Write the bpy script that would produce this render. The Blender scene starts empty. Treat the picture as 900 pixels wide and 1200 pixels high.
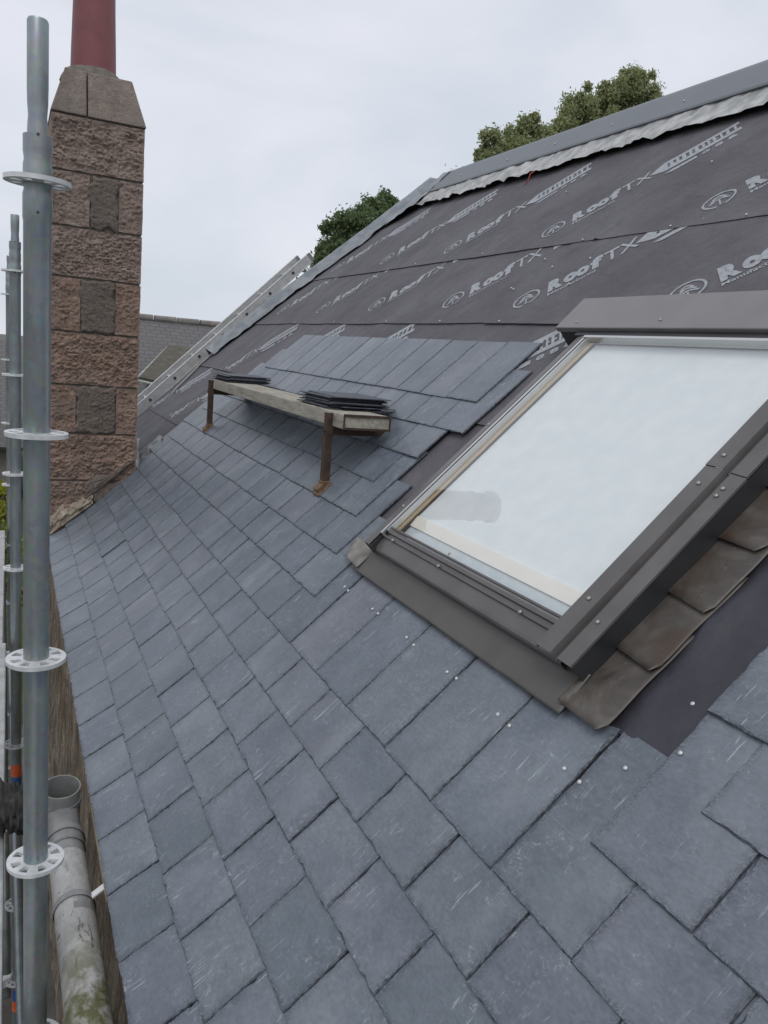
import bpy, bmesh, math, random
from mathutils import Vector, Matrix, noise
random.seed(7)
S = bpy.context.scene
C = S.collection

# ------------------------------------------------------------------ camera, sky, sun, exposure
CZ = 4.4                                   # eye height above the ground (standing on the scaffold deck)
R0 = Vector((0.9016021, -0.4234101, 0.0885298))      # camera right
R1 = Vector((-0.0034364, -0.2116662, -0.9773360))    # camera down
R2 = Vector((0.4325527, 0.8808639, -0.1922936))      # camera forward
cam = bpy.data.cameras.new('camera'); cam_o = bpy.data.objects.new('camera', cam); C.objects.link(cam_o)
m = Matrix((R0, -R1, -R2)).transposed().to_4x4(); m.translation = (0, 0, CZ); cam_o.matrix_world = m
cam.sensor_fit = 'VERTICAL'; cam.sensor_height = 36.0; cam.lens = 912.65/1200*36.0
cam.clip_start = 0.05; cam.clip_end = 2000
S.camera = cam_o

SUN_EL, SUN_AZ = math.radians(58), math.radians(200)
w = bpy.data.worlds.new('World'); S.world = w; w.use_nodes = True
nt = w.node_tree; nt.nodes.clear(); N = nt.nodes.new; L = nt.links.new
out = N('ShaderNodeOutputWorld'); bg = N('ShaderNodeBackground'); bg.inputs['Strength'].default_value = 0.1
L(bg.outputs[0], out.inputs[0])
sky = N('ShaderNodeTexSky'); sky.sky_type = 'NISHITA'; sky.sun_disc = False
sky.sun_elevation = SUN_EL; sky.sun_rotation = SUN_AZ; sky.dust_density = 3.0
tc = N('ShaderNodeTexCoord'); mp = N('ShaderNodeMapping'); mp.inputs['Scale'].default_value = (1.0, 1.0, 2.6)
L(tc.outputs['Generated'], mp.inputs[0])
nz = N('ShaderNodeTexNoise'); nz.inputs['Scale'].default_value = 2.1; nz.inputs['Detail'].default_value = 5; nz.inputs['Roughness'].default_value = 0.5
nz.inputs['Distortion'].default_value = 0.4
L(mp.outputs[0], nz.inputs[0])
rp = N('ShaderNodeValToRGB'); L(nz.outputs['Fac'], rp.inputs[0])
rp.color_ramp.elements[0].position = 0.30; rp.color_ramp.elements[0].color = (0.585, 0.645, 0.72, 1)
rp.color_ramp.elements[1].position = 0.66; rp.color_ramp.elements[1].color = (0.785, 0.795, 0.865, 1)
sc = N('ShaderNodeVectorMath'); sc.operation = 'SCALE'; sc.inputs['Scale'].default_value = 10.0
L(rp.outputs[0], sc.inputs[0])
mx = N('ShaderNodeMix'); mx.data_type = 'RGBA'; mx.inputs[0].default_value = 0.93
L(sky.outputs[0], mx.inputs[6]); L(sc.outputs[0], mx.inputs[7]); L(mx.outputs[2], bg.inputs[0])

sun = bpy.data.lights.new('sun', 'SUN'); sun.energy = 0.9; sun.angle = math.radians(25); sun.color = (1.0, 0.97, 0.93)
sun_o = bpy.data.objects.new('sun', sun); C.objects.link(sun_o); sun_o.location = (0, 0, 30)
sd = Vector((math.sin(SUN_AZ)*math.cos(SUN_EL), math.cos(SUN_AZ)*math.cos(SUN_EL), math.sin(SUN_EL)))
sun_o.rotation_euler = sd.to_track_quat('Z', 'Y').to_euler()
S.view_settings.view_transform = 'Standard'; S.view_settings.look = 'None'
S.view_settings.exposure = 0.1; S.view_settings.gamma = 1.0; S.view_settings.use_curve_mapping = False
S.render.engine = 'CYCLES'

# ------------------------------------------------------------------ helpers
P = math.radians(43.804); H = 1.31
YV = Vector((0, 1, 0)); UV = Vector((math.cos(P), 0, math.sin(P))); NV = Vector((-math.sin(P), 0, math.cos(P)))
OV = Vector((0, 0, CZ)) - H*NV             # roof frame: a along the eaves, u up the slope, n out of the slope
def rp3(a, u, n=0.0): return OV + a*YV + u*UV + n*NV
ROOFM = Matrix((-YV, UV, NV)).transposed().to_4x4()
def W(x, y, z): return Vector((x, y, z+CZ))        # x, y in metres from the eye, z measured from the eye

class MB:
    def __init__(s): s.v = []; s.f = []
    def add(s, vs, fs):
        o = len(s.v); s.v += [tuple(v) for v in vs]; s.f += [tuple(i+o for i in f) for f in fs]; return s
    def hexa(s, p):          # 8 points, bottom loop then top loop
        return s.add(p, [(3,2,1,0),(4,5,6,7),(0,1,5,4),(1,2,6,5),(2,3,7,6),(3,0,4,7)])
    def box(s, x0, x1, y0, y1, z0, z1):
        return s.hexa([(x0,y0,z0),(x1,y0,z0),(x1,y1,z0),(x0,y1,z0),(x0,y0,z1),(x1,y0,z1),(x1,y1,z1),(x0,y1,z1)])
    def rbox(s, a0, a1, u0, u1, n0, n1):     # box in the roof frame
        return s.hexa([rp3(a1,u0,n0),rp3(a0,u0,n0),rp3(a0,u1,n0),rp3(a1,u1,n0),rp3(a1,u0,n1),rp3(a0,u0,n1),rp3(a0,u1,n1),rp3(a1,u1,n1)])
    def tube(s, p0, p1, r0, r1=None, seg=16, caps=True):
        r1 = r0 if r1 is None else r1
        p0 = Vector(p0); p1 = Vector(p1); d = (p1-p0).normalized()
        x = d.orthogonal().normalized(); y = d.cross(x)
        vs = [p0+r0*(math.cos(t)*x+math.sin(t)*y) for t in [2*math.pi*i/seg for i in range(seg)]]
        vs += [p1+r1*(math.cos(t)*x+math.sin(t)*y) for t in [2*math.pi*i/seg for i in range(seg)]]
        fs = [(i,(i+1)%seg,seg+(i+1)%seg,seg+i) for i in range(seg)]
        if caps: fs += [tuple(range(seg))[::-1], tuple(range(seg,2*seg))]
        return s.add(vs, fs)
    def path(s, pts, rad, seg=14, caps=True):
        pts = [Vector(p) for p in pts]; n = len(pts)
        rad = rad if isinstance(rad, (list, tuple)) else [rad]*n
        vs = []; x = None
        for i, p in enumerate(pts):
            d = (pts[min(i+1,n-1)]-pts[max(i-1,0)]).normalized()
            x = d.orthogonal().normalized() if x is None else (x-d*x.dot(d)).normalized()
            y = d.cross(x)
            vs += [p+rad[i]*(math.cos(t)*x+math.sin(t)*y) for t in [2*math.pi*k/seg for k in range(seg)]]
        fs = [(i*seg+k, i*seg+(k+1)%seg, (i+1)*seg+(k+1)%seg, (i+1)*seg+k) for i in range(n-1) for k in range(seg)]
        if caps: fs += [tuple(range(seg))[::-1], tuple(range((n-1)*seg, n*seg))]
        return s.add(vs, fs)
    def lathe(s, c, prof, seg=32, caps=False):      # profile of (radius, z) round a vertical axis at c
        c = Vector(c); vs = []
        for r, z in prof: vs += [c+Vector((r*math.cos(2*math.pi*k/seg), r*math.sin(2*math.pi*k/seg), z)) for k in range(seg)]
        fs = [(i*seg+k, i*seg+(k+1)%seg, (i+1)*seg+(k+1)%seg, (i+1)*seg+k) for i in range(len(prof)-1) for k in range(seg)]
        if caps: fs += [tuple(range(seg))[::-1], tuple(range((len(prof)-1)*seg, len(prof)*seg))]
        return s.add(vs, fs)
    def extr(s, prof, a0, a1, jit=0.0):         # profile of (u, n) swept along a, in the roof frame
        k = len(prof); vs = [rp3(a1,u,n) for u,n in prof]+[rp3(a0,u,n) for u,n in prof]
        return s.add(vs, [(i,i+1,k+i+1,k+i) for i in range(k-1)])
    def extu(s, prof, u0, u1):                  # profile of (a, n) swept up the slope
        k = len(prof); vs = [rp3(a,u0,n) for a,n in prof]+[rp3(a,u1,n) for a,n in prof]
        return s.add(vs, [(i,k+i,k+i+1,i+1) for i in range(k-1)])
    def mesh(s, name, mt, smooth=False):
        me = bpy.data.meshes.new(name); me.from_pydata(s.v, [], s.f); me.materials.append(mt)
        bm = bmesh.new(); bm.from_mesh(me); bmesh.ops.recalc_face_normals(bm, faces=bm.faces); bm.to_mesh(me); bm.free()
        if smooth: me.polygons.foreach_set('use_smooth', [True]*len(me.polygons))
        return me
    def build(s, name, mt, parent=None, smooth=False, bevel=0, auto=None):
        o = link(name, s.mesh(name, mt, smooth), parent)
        if auto: o.data.set_sharp_from_angle(angle=math.radians(auto))
        if bevel:
            b = o.modifiers.new('bevel', 'BEVEL'); b.width = bevel; b.segments = 2; b.limit_method = 'ANGLE'
        return o
def link(name, data, parent=None):
    o = bpy.data.objects.new(name, data); C.objects.link(o)
    if parent: o.parent = parent; o.matrix_parent_inverse = parent.matrix_basis.inverted()
    return o
def tag(o, label=None, cat=None, group=None, kind=None):
    for k, v in (('label', label), ('category', cat), ('group', group), ('kind', kind)):
        if v: o[k] = v
    return o
def empty(name, loc, label, cat, group=None):
    o = bpy.data.objects.new(name, None); C.objects.link(o); o.location = loc; o.empty_display_size = .1
    bpy.context.view_layer.update()
    return tag(o, label, cat, group)

# ------------------------------------------------------------------ materials
class MT:
    def __init__(s, name):
        s.m = bpy.data.materials.new(name); s.m.use_nodes = True; s.t = s.m.node_tree
        s.b = s.t.nodes['Principled BSDF']; s.o = s.t.nodes['Material Output']
        s.c = None
    def n(s, t, **k):
        x = s.t.nodes.new(t)
        for a, v in k.items(): setattr(x, a, v)
        return x
    def l(s, a, b): s.t.links.new(a, b)
    def coord(s, kind='Object', scale=(1,1,1), rnd=False):
        tc = s.n('ShaderNodeTexCoord'); mp = s.n('ShaderNodeMapping'); mp.inputs['Scale'].default_value = scale
        s.l(tc.outputs[kind], mp.inputs[0])
        if rnd:
            oi = s.n('ShaderNodeObjectInfo'); vm = s.n('ShaderNodeVectorMath', operation='SCALE'); vm.inputs[0].default_value = (37.1, 17.3, 53.7)
            s.l(oi.outputs['Random'], vm.inputs['Scale']); s.l(vm.outputs[0], mp.inputs['Location'])
        return mp.outputs[0]
    def noise(s, co, scale, detail=6, rough=.55, dist=0):
        x = s.n('ShaderNodeTexNoise'); x.inputs['Scale'].default_value = scale; x.inputs['Detail'].default_value = detail
        x.inputs['Roughness'].default_value = rough; x.inputs['Distortion'].default_value = dist; s.l(co, x.inputs[0]); return x.outputs['Fac']
    def ramp(s, fac, stops):
        x = s.n('ShaderNodeValToRGB'); e = x.color_ramp.elements
        while len(e) < len(stops): e.new(.5)
        for el, (p, c) in zip(e, stops):
            el.position = p; el.color = (*c, 1) if isinstance(c, tuple) else (c, c, c, 1)
        s.l(fac, x.inputs[0]); return x.outputs[0]
    def mix(s, fac, a, b, mode='MIX'):
        x = s.n('ShaderNodeMix', data_type='RGBA', blend_type=mode)
        for sock, v in ((x.inputs[0], fac), (x.inputs[6], a), (x.inputs[7], b)):
            if isinstance(v, (int, float)): sock.default_value = v
            elif isinstance(v, tuple): sock.default_value = (*v, 1)
            else: s.l(v, sock)
        return x.outputs[2]
    def math(s, op, a, b=0.0):
        x = s.n('ShaderNodeMath', operation=op)
        for sock, v in ((x.inputs[0], a), (x.inputs[1], b)):
            if isinstance(v, (int, float)): sock.default_value = v
            else: s.l(v, sock)
        return x.outputs[0]
    def col(s, v):
        if isinstance(v, tuple): s.b.inputs['Base Color'].default_value = (*v, 1)
        else: s.l(v, s.b.inputs['Base Color'])
    def rough(s, v):
        if isinstance(v, (int, float)): s.b.inputs['Roughness'].default_value = v
        else: s.l(v, s.b.inputs['Roughness'])
    def bump(s, h, strength=.5, dist=.002, prev=None):
        x = s.n('ShaderNodeBump'); x.inputs['Strength'].default_value = strength; x.inputs['Distance'].default_value = dist
        s.l(h, x.inputs['Height'])
        if prev: s.l(prev, x.inputs['Normal'])
        s.l(x.outputs[0], s.b.inputs['Normal']); return x.outputs[0]
def simple(name, c1, c2, scale=20, rough=.6, metal=0, bump=.3, bd=.001, rnd=False, aniso=(1,1,1), spec=.5):
    t = MT(name); co = t.coord('Object', aniso, rnd); nz_ = t.noise(co, scale)
    t.col(t.ramp(nz_, [(.35, c1), (.65, c2)])); t.b.inputs['Metallic'].default_value = metal
    t.rough(t.ramp(nz_, [(.3, rough-.06), (.7, rough+.08)])); t.b.inputs['Specular IOR Level'].default_value = spec
    if bump: t.bump(t.noise(co, scale*4, 4), bump, bd)
    return t.m

def slate_mat():
    t = MT('slate'); co = t.coord('Object', (1,1,1), True)
    oi = t.n('ShaderNodeObjectInfo')
    big = t.noise(co, 5, 4, .55, .4)
    grain = t.noise(t.coord('Object', (.55, 1, 1), True), 130, 8, .72, .2)
    mid = t.noise(t.coord('Object', (.7, 1, 1), True), 34, 7, .68, .6)
    base = t.ramp(big, [(.3, (.106,.126,.148)), (.7, (.146,.166,.189))])
    base = t.mix(.5, base, t.ramp(mid, [(.32, (.36,.36,.37)), (.68, (.63,.63,.63))]), 'OVERLAY')
    base = t.mix(.5, base, t.ramp(grain, [(.3, (.3,.3,.3)), (.7, (.7,.7,.7))]), 'OVERLAY')
    var = t.ramp(oi.outputs['Random'], [(0, (.84,.87,.90)), (.25, (1.0,1.0,1.0)), (.5, (.93,.96,1.0)), (.75, (1.04,1.0,1.03)), (1, (1.12,1.12,1.11))])
    base = t.mix(1.0, base, var, 'MULTIPLY')
    # riven flakes along the dressed edges
    sp = t.n('ShaderNodeSeparateXYZ'); t.l(t.coord('Object'), sp.inputs[0])
    ex = t.n('ShaderNodeMapRange'); ex.inputs[1].default_value = .104; ex.inputs[2].default_value = .1245; t.l(t.math('ABSOLUTE', sp.outputs[0]), ex.inputs[0])
    ey = t.n('ShaderNodeMapRange'); ey.inputs[1].default_value = .016; ey.inputs[2].default_value = .002; t.l(sp.outputs[1], ey.inputs[0])
    em = t.math('MAXIMUM', ex.outputs[0], ey.outputs[0])
    fn = t.noise(co, 70, 5, .6, 1.6)
    flake = t.math('MULTIPLY', t.ramp(fn, [(.40, 0.0), (.47, 1.0), (.50, 1.0), (.55, 0.0)]), em)
    base = t.mix(t.math('MULTIPLY', flake, .85), base, (.035,.042,.052))
    # pale scuffs, chalky bruises and short straight scratches from handling
    def scratch(rot, sc_, lo, hi):
        tc_ = t.n('ShaderNodeTexCoord'); mp_ = t.n('ShaderNodeMapping'); mp_.inputs['Scale'].default_value = (1, .09, 1); mp_.inputs['Rotation'].default_value = (0, 0, rot)
        oi_ = t.n('ShaderNodeVectorMath', operation='SCALE'); oi_.inputs[0].default_value = (19.1, 33.3, 7.7); t.l(oi.outputs['Random'], oi_.inputs['Scale']); t.l(oi_.outputs[0], mp_.inputs['Location'])
        t.l(tc_.outputs['Object'], mp_.inputs[0]); return t.ramp(t.noise(mp_.outputs[0], sc_, 4, .55, .15), [(lo, 0.0), (hi, 1.0)])
    scr = t.math('MAXIMUM', t.math('MAXIMUM', scratch(.5, 120, .64, .70), scratch(-.75, 140, .645, .71)), scratch(1.25, 110, .65, .72))
    scr = t.math('MULTIPLY', scr, t.ramp(t.noise(co, 8, 4, .6), [(.48, 0.0), (.60, 1.0)]))
    pat = t.ramp(t.noise(co, 60, 9, .82, .5), [(.54, 0.0), (.66, 1.0)])
    pat = t.math('MULTIPLY', pat, t.ramp(t.noise(co, 12, 4, .6), [(.52, 0.0), (.63, 1.0)]))
    dust = t.ramp(t.noise(t.coord('Object', (1, .5, 1), True), 4.5, 5, .6), [(.5, 0.0), (.75, .20)])
    fac = t.math('MAXIMUM', t.math('MULTIPLY', scr, .72), t.math('MULTIPLY', pat, .75)); fac = t.math('MAXIMUM', fac, dust)
    t.col(t.mix(fac, base, (.42,.45,.475)))
    t.rough(t.ramp(mid, [(.3, .33), (.7, .50)])); t.b.inputs['Specular IOR Level'].default_value = .62
    b1 = t.bump(t.noise(t.coord('Object', (.6, 1, 1), True), 15, 8, .66, .6), .35, .005)
    b2 = t.bump(mid, .28, .002, b1)
    t.bump(grain, .4, .0010, b2)
    return t.m
M = {}
M['slate'] = slate_mat()
def slate_edge_mat():
    t = MT('slate_chipped_edge'); co = t.coord('Object', (1,1,1), True)
    f = t.noise(co, 90, 6)
    t.col(t.ramp(f, [(.35, (.035,.041,.050)), (.65, (.12,.135,.158))])); t.rough(.75); t.bump(f, .8, .002); return t.m
M['slate_edge'] = slate_edge_mat()
M['slate_field'] = simple('slate_beyond_view', (.12,.142,.168), (.175,.2,.23), 9, .42, bump=.3, bd=.002)
M['stack_slate'] = simple('stacked_slate', (.035,.04,.052), (.075,.083,.10), 30, .5, bump=.4, rnd=True)
def underlay_mat():
    t = MT('underlay_felt'); co = t.coord('Object')
    f = t.noise(co, 3.2, 5, .55); weave = t.noise(co, 240, 3, .6)
    base = t.ramp(f, [(.3, (.074,.069,.078)), (.7, (.108,.101,.112))])
    dust = t.ramp(t.noise(co, 1.7, 6, .65), [(.47, 0.0), (.75, .34)])
    t.col(t.mix(dust, base, (.20,.20,.21)))
    t.rough(.66); t.b.inputs['Specular IOR Level'].default_value = .42
    b0 = t.bump(t.noise(t.coord('Object', (1, 1.6, 1)), 3.5, 4, .5, .6), .55, .05)
    b1 = t.bump(t.noise(co, 11, 7, .66, .8), .7, .018, b0)
    t.bump(weave, .25, .001, b1); return t.m
M['felt'] = underlay_mat()
def print_mat():
    t = MT('pale_print'); co = t.coord('Object'); f = t.noise(co, 60, 6, .7)
    t.col(t.ramp(f, [(.3, (.20,.21,.22)), (.55, (.34,.36,.385)), (.8, (.42,.44,.465))])); t.rough(.6); return t.m
M['print'] = print_mat()
M['ridge'] = simple('ridge_metal', (.125,.14,.155), (.165,.18,.195), 5, .5, bump=.1)
M['lead'] = simple('crinkled_flashing', (.25,.255,.25), (.50,.50,.485), 12, .5, metal=.0, bump=.6, bd=.006)
M['hipm'] = simple('hip_flashing', (.16,.18,.195), (.29,.31,.33), 8, .5, bump=.6, bd=.006)
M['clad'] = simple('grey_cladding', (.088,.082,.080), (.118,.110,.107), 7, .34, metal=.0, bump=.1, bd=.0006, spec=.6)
M['clad_sheen'] = simple('cladding_sky_sheen', (.165,.153,.153), (.195,.182,.181), 7, .34, metal=.0, bump=.1, bd=.0006, spec=.7)  # cladding made paler, sky sheen of the head cover put into its colour
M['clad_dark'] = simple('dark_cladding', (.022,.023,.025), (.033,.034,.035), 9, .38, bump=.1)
def soaker_mat():
    t = MT('stained_soaker_metal'); co = t.coord('Object', (1,1,1), True)
    f = t.noise(co, 9, 7, .65, .8); g = t.noise(co, 40, 6, .7)
    base = t.ramp(f, [(.3, (.040,.035,.030)), (.5, (.080,.070,.060)), (.7, (.13,.117,.10))])
    base = t.mix(t.ramp(t.noise(co, 6, 5), [(.47, 0.0), (.62, .85)]), base, (.055,.034,.022))
    base = t.mix(t.ramp(g, [(.62, 0.0), (.75, .5)]), base, (.24,.23,.21))
    t.col(base); t.rough(t.ramp(f, [(.3, .38), (.7, .6)])); t.bump(g, .25, .001); return t.m
M['soaker'] = soaker_mat()
def apron_mat():
    t = MT('apron_metal'); co = t.coord('Object'); f = t.noise(co, 6, 6, .6, .5); g = t.noise(co, 45, 6, .75)
    base = t.ramp(f, [(.3, (.070,.064,.058)), (.7, (.10,.093,.085))])
    base = t.mix(t.ramp(g, [(.66, 0.0), (.76, .5)]), base, (.24,.235,.22))
    t.col(base); t.rough(t.ramp(f, [(.3, .36), (.7, .5)])); t.bump(f, .2, .003); return t.m
M['apron'] = apron_mat()
M['corner'] = simple('scuffed_flashing', (.15,.14,.12), (.26,.25,.225), 26, .5, bump=.4, bd=.003)
M['silver'] = simple('bright_trim', (.58,.58,.57), (.62,.62,.61), 6, .30, metal=.85, bump=0)
M['rubber'] = simple('black_gasket', (.012,.012,.012), (.02,.02,.02), 30, .6)
def glass_mat():
    t = MT('window_glass'); gl = t.n('ShaderNodeBsdfGlossy'); t.l(t.ramp(t.noise(t.coord('Object'), 5, 7, .7), [(.4, .01), (.7, .07)]), gl.inputs['Roughness'])
    tr = t.n('ShaderNodeBsdfTransparent'); tr.inputs[0].default_value = (.985,.985,.97,1)
    fr = t.n('ShaderNodeFresnel'); ge = t.n('ShaderNodeNewGeometry'); mr = t.n('ShaderNodeMapRange'); mr.inputs[3].default_value = 2.4; mr.inputs[4].default_value = 1/2.4
    t.l(ge.outputs['Backfacing'], mr.inputs[0]); t.l(mr.outputs[0], fr.inputs[0])
    mxs = t.n('ShaderNodeMixShader'); t.l(fr.outputs[0], mxs.inputs[0]); t.l(tr.outputs[0], mxs.inputs[1]); t.l(gl.outputs[0], mxs.inputs[2])
    t.l(mxs.outputs[0], t.o.inputs[0]); return t.m
M['glass'] = glass_mat()
M['blind'] = simple('white_blind', (.74,.80,.825), (.80,.85,.87), 14, .8, bump=.15)
M['cream'] = simple('cream_reveal', (.86,.84,.76), (.90,.88,.81), 9, .7)
M['pine'] = simple('pine_reveal', (.46,.36,.22), (.58,.46,.30), 20, .6, aniso=(1,8,1))
M['sillblue'] = simple('pale_sill', (.52,.60,.64), (.60,.67,.70), 30, .6)
M['screw'] = simple('screw_metal', (.30,.29,.27), (.42,.41,.39), 80, .4, metal=.6)
M['nail'] = simple('nail_head', (.55,.56,.57), (.68,.69,.69), 60, .4, metal=.4)
def galv_mat():
    t = MT('galvanised_steel'); co = t.coord('Object')
    v = t.n('ShaderNodeTexVoronoi'); v.inputs['Scale'].default_value = 55; t.l(co, v.inputs['Vector'])
    f = t.noise(t.coord('Object', (1,1,.25)), 14, 7, .65)
    b = t.ramp(f, [(.3, (.22,.25,.26)), (.7, (.35,.385,.39))])
    b = t.mix(.13, b, v.outputs['Color'], 'SOFT_LIGHT')
    b = t.mix(t.ramp(t.noise(t.coord('Object', (1,1,.4)), 38, 6, .7), [(.66, 0.0), (.76, .55)]), b, (.16,.165,.16))
    b = t.mix(t.ramp(t.noise(t.coord('Object', (1,1,.6)), 24, 7, .8, .6), [(.68, 0.0), (.73, .7)]), b, (.50,.49,.46))
    b = t.mix(t.ramp(t.noise(t.coord('Object', (1,1,.3)), 5, 6, .7), [(.55, 0.0), (.75, .4)]), b, (.13,.12,.105))
    t.col(b); t.b.inputs['Metallic'].default_value = .72; t.rough(t.ramp(f, [(.3, .34), (.7, .5)])); t.bump(f, .12, .002); return t.m
M['galv'] = galv_mat()
M['galv_bright'] = simple('bright_galvanised', (.55,.57,.57), (.72,.73,.73), 40, .42, metal=.3, bump=.2)
def granite(name, c1, c2, c3, rnd=True):
    t = MT(name); co = t.coord('Object', (1,1,1), rnd)
    f = t.noise(co, 14, 8, .7, .4); g = t.noise(co, 120, 5, .75); s = t.noise(co, 3.4, 4)
    base = t.ramp(f, [(.28, c1), (.5, c2), (.74, c3)])
    base = t.mix(t.ramp(g, [(.35, .55), (.62, 0.0)]), base, (.05,.035,.028))
    base = t.mix(t.ramp(g, [(.6, 0.0), (.74, .55)]), base, (.44,.35,.29))
    base = t.mix(t.ramp(s, [(.48, 0.0), (.7, .45)]), base, (.13,.115,.098))
    t.col(base); t.rough(.86); b1 = t.bump(t.noise(co, 36, 8, .75), 1.0, .014); t.bump(g, .7, .004, b1); return t.m
M['granite_red'] = granite('red_granite', (.20,.128,.096), (.345,.235,.18), (.47,.35,.29))
M['granite_brown'] = granite('brown_granite', (.20,.145,.115), (.345,.26,.215), (.47,.38,.325))
M['granite_grey'] = granite('grey_granite', (.20,.165,.135), (.30,.25,.21), (.40,.35,.31))
M['render_dark'] = granite('dark_mortar_patch', (.13,.104,.086), (.20,.163,.137), (.28,.233,.198))
M['mortar'] = simple('mortar', (.10,.088,.074), (.175,.155,.13), 25, .9, bump=.8, bd=.006)
M['lime'] = simple('lime_mortar', (.22,.18,.13), (.42,.37,.30), 16, .9, bump=1, bd=.01)
M['pot'] = simple('red_clay_pot', (.165,.050,.052), (.215,.068,.070), 6, .5, bump=.25)
def wood_mat(name, c1, c2, c3, aniso, sc_=8):
    t = MT(name); co = t.coord('Object', aniso); f = t.noise(co, sc_, 8, .7, .5); g = t.noise(t.coord('Object'), 7, 6, .7)
    b = t.ramp(f, [(.3, c1), (.52, c2), (.75, c3)])
    b = t.mix(t.ramp(g, [(.55, 0.0), (.72, .5)]), b, (.10,.085,.06)); t.col(b); t.rough(.8); t.bump(f, .5, .003); return t.m
M['plank'] = wood_mat('weathered_plank', (.17,.15,.12), (.34,.315,.26), (.48,.45,.385), (1, .12, 1), 40)
M['rust'] = simple('rusty_steel', (.030,.020,.015), (.075,.043,.027), 30, .75, bump=.6, bd=.002)
M['rustblock'] = simple('rusty_foot', (.10,.055,.03), (.23,.14,.085), 40, .8, bump=.7, bd=.003)
M['alu'] = simple('ladder_aluminium', (.46,.46,.45), (.58,.58,.57), 14, .42, metal=.3, bump=.15)
M['alu_dark'] = simple('rung_end', (.03,.03,.03), (.05,.05,.05), 20, .6)
def wall_mat():
    t = MT('wall_granite'); co = t.coord('Object'); f = t.noise(t.coord('Object', (1, 1.2, .30)), 8, 9, .78, .5); g = t.noise(co, 60, 6, .75)
    b = t.ramp(f, [(.36, (.085,.065,.045)), (.5, (.31,.245,.175)), (.64, (.60,.52,.41))])
    b = t.mix(t.ramp(g, [(.4, .5), (.6, 0.0)]), b, (.05,.04,.03)); t.col(b); t.rough(.9); t.bump(f, 1.0, .03); return t.m
M['wall'] = wall_mat()
M['batten'] = simple('pale_batten', (.34,.27,.17), (.46,.38,.26), 12, .8)
M['dark_wood'] = simple('dark_sole_plate', (.035,.03,.026), (.075,.064,.052), 14, .85, bump=.6, bd=.004)
def pipe_mat():
    t = MT('dirty_grey_plastic'); co = t.coord('Object'); f = t.noise(t.coord('Object', (1.3,.6,1)), 22, 8, .75, .6); g = t.noise(t.coord('Object', (1.6,.7,1)), 12, 9, .8, 1.1)
    b = t.ramp(f, [(.3, (.26,.255,.24)), (.7, (.47,.465,.445))])
    b = t.mix(t.ramp(g, [(.56, 0.0), (.61, .95)]), b, (.045,.04,.03))
    sep = t.n('ShaderNodeSeparateXYZ'); t.l(t.coord('Object'), sep.inputs[0])
    near = t.n('ShaderNodeMapRange'); near.inputs[1].default_value = 2.0; near.inputs[2].default_value = 1.70; t.l(sep.outputs[1], near.inputs[0])
    moss = t.math('MULTIPLY', near.outputs[0], t.ramp(t.noise(co, 13, 7, .7), [(.38, 0.0), (.55, 1.0)]))
    t.col(t.mix(moss, b, (.085,.085,.028))); t.rough(.45); t.bump(g, .3, .003); return t.m
M['pipe'] = pipe_mat()
M['pipegrey'] = simple('grey_plastic', (.17,.172,.168), (.26,.262,.255), 14, .38)
M['cloth'] = simple('dark_cloth', (.020,.019,.019), (.06,.056,.053), 20, .9, bump=.5, bd=.004)
M['orange'] = simple('orange_band', (.60,.10,.03), (.68,.13,.04), 20, .5)
M['blue'] = simple('blue_band', (.03,.09,.28), (.04,.11,.34), 20, .5)
M['deck'] = simple('scaffold_steel_deck', (.34,.35,.35), (.50,.50,.49), 12, .5, metal=.3)
M['ground'] = simple('gravel_ground', (.07,.068,.06), (.16,.155,.14), 3, .95, bump=.6, bd=.02)
M['grass'] = simple('lawn', (.035,.055,.018), (.07,.10,.03), 4, .95)
def bgroof_mat():
    t = MT('far_slate_roof'); co = t.coord('Object')
    br = t.n('ShaderNodeTexBrick'); br.inputs['Scale'].default_value = 1.0; br.inputs['Mortar Size'].default_value = .014
    br.inputs['Brick Width'].default_value = .22; br.inputs['Row Height'].default_value = .13
    br.inputs['Color1'].default_value = (.118,.112,.116,1); br.inputs['Color2'].default_value = (.14,.133,.137,1); br.inputs['Mortar'].default_value = (.085,.081,.084,1)
    t.l(co, br.inputs[0]); t.col(t.mix(t.ramp(t.noise(co, 1.5), [(.45, 0.0), (.7, .35)]), br.outputs[0], (.12,.125,.09))); t.rough(.7); return t.m
M['bgroof'] = bgroof_mat()
M['bgwall'] = simple('far_stone_wall', (.16,.15,.14), (.24,.22,.20), 5, .9)
M['moss'] = simple('mossy_roof', (.065,.06,.045), (.115,.105,.08), 9, .9, bump=.4)
M['white'] = simple('white_paint', (.70,.71,.72), (.80,.80,.80), 10, .5)
M['bglass'] = simple('dark_window', (.02,.025,.03), (.04,.045,.05), 5, .15)
M['bark'] = simple('bark', (.06,.05,.04), (.11,.095,.075), 12, .9)
def leaf_mat(name, c1, c2):
    t = MT(name); oi = t.noise(t.coord('Object'), 1.3, 4); f = t.noise(t.coord('Object'), 9, 3)
    t.col(t.mix(.5, t.ramp(oi, [(.35, c1), (.65, c2)]), t.ramp(f, [(.35, c1), (.65, c2)]))); t.rough(.6)
    t.b.inputs['Transmission Weight'].default_value = 0.0
    tr = t.n('ShaderNodeBsdfTranslucent'); tr.inputs[0].default_value = (c2[0]*1.3, c2[1]*1.4, c2[2], 1)
    ms = t.n('ShaderNodeMixShader'); ms.inputs[0].default_value = .3
    t.l(t.b.outputs[0], ms.inputs[1]); t.l(tr.outputs[0], ms.inputs[2]); t.l(ms.outputs[0], t.o.inputs[0]); return t.m
M['leaf_dark'] = leaf_mat('dark_leaves', (.065,.10,.045), (.14,.185,.085))
M['leaf_olive'] = leaf_mat('olive_leaves', (.16,.19,.09), (.34,.36,.20))
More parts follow.
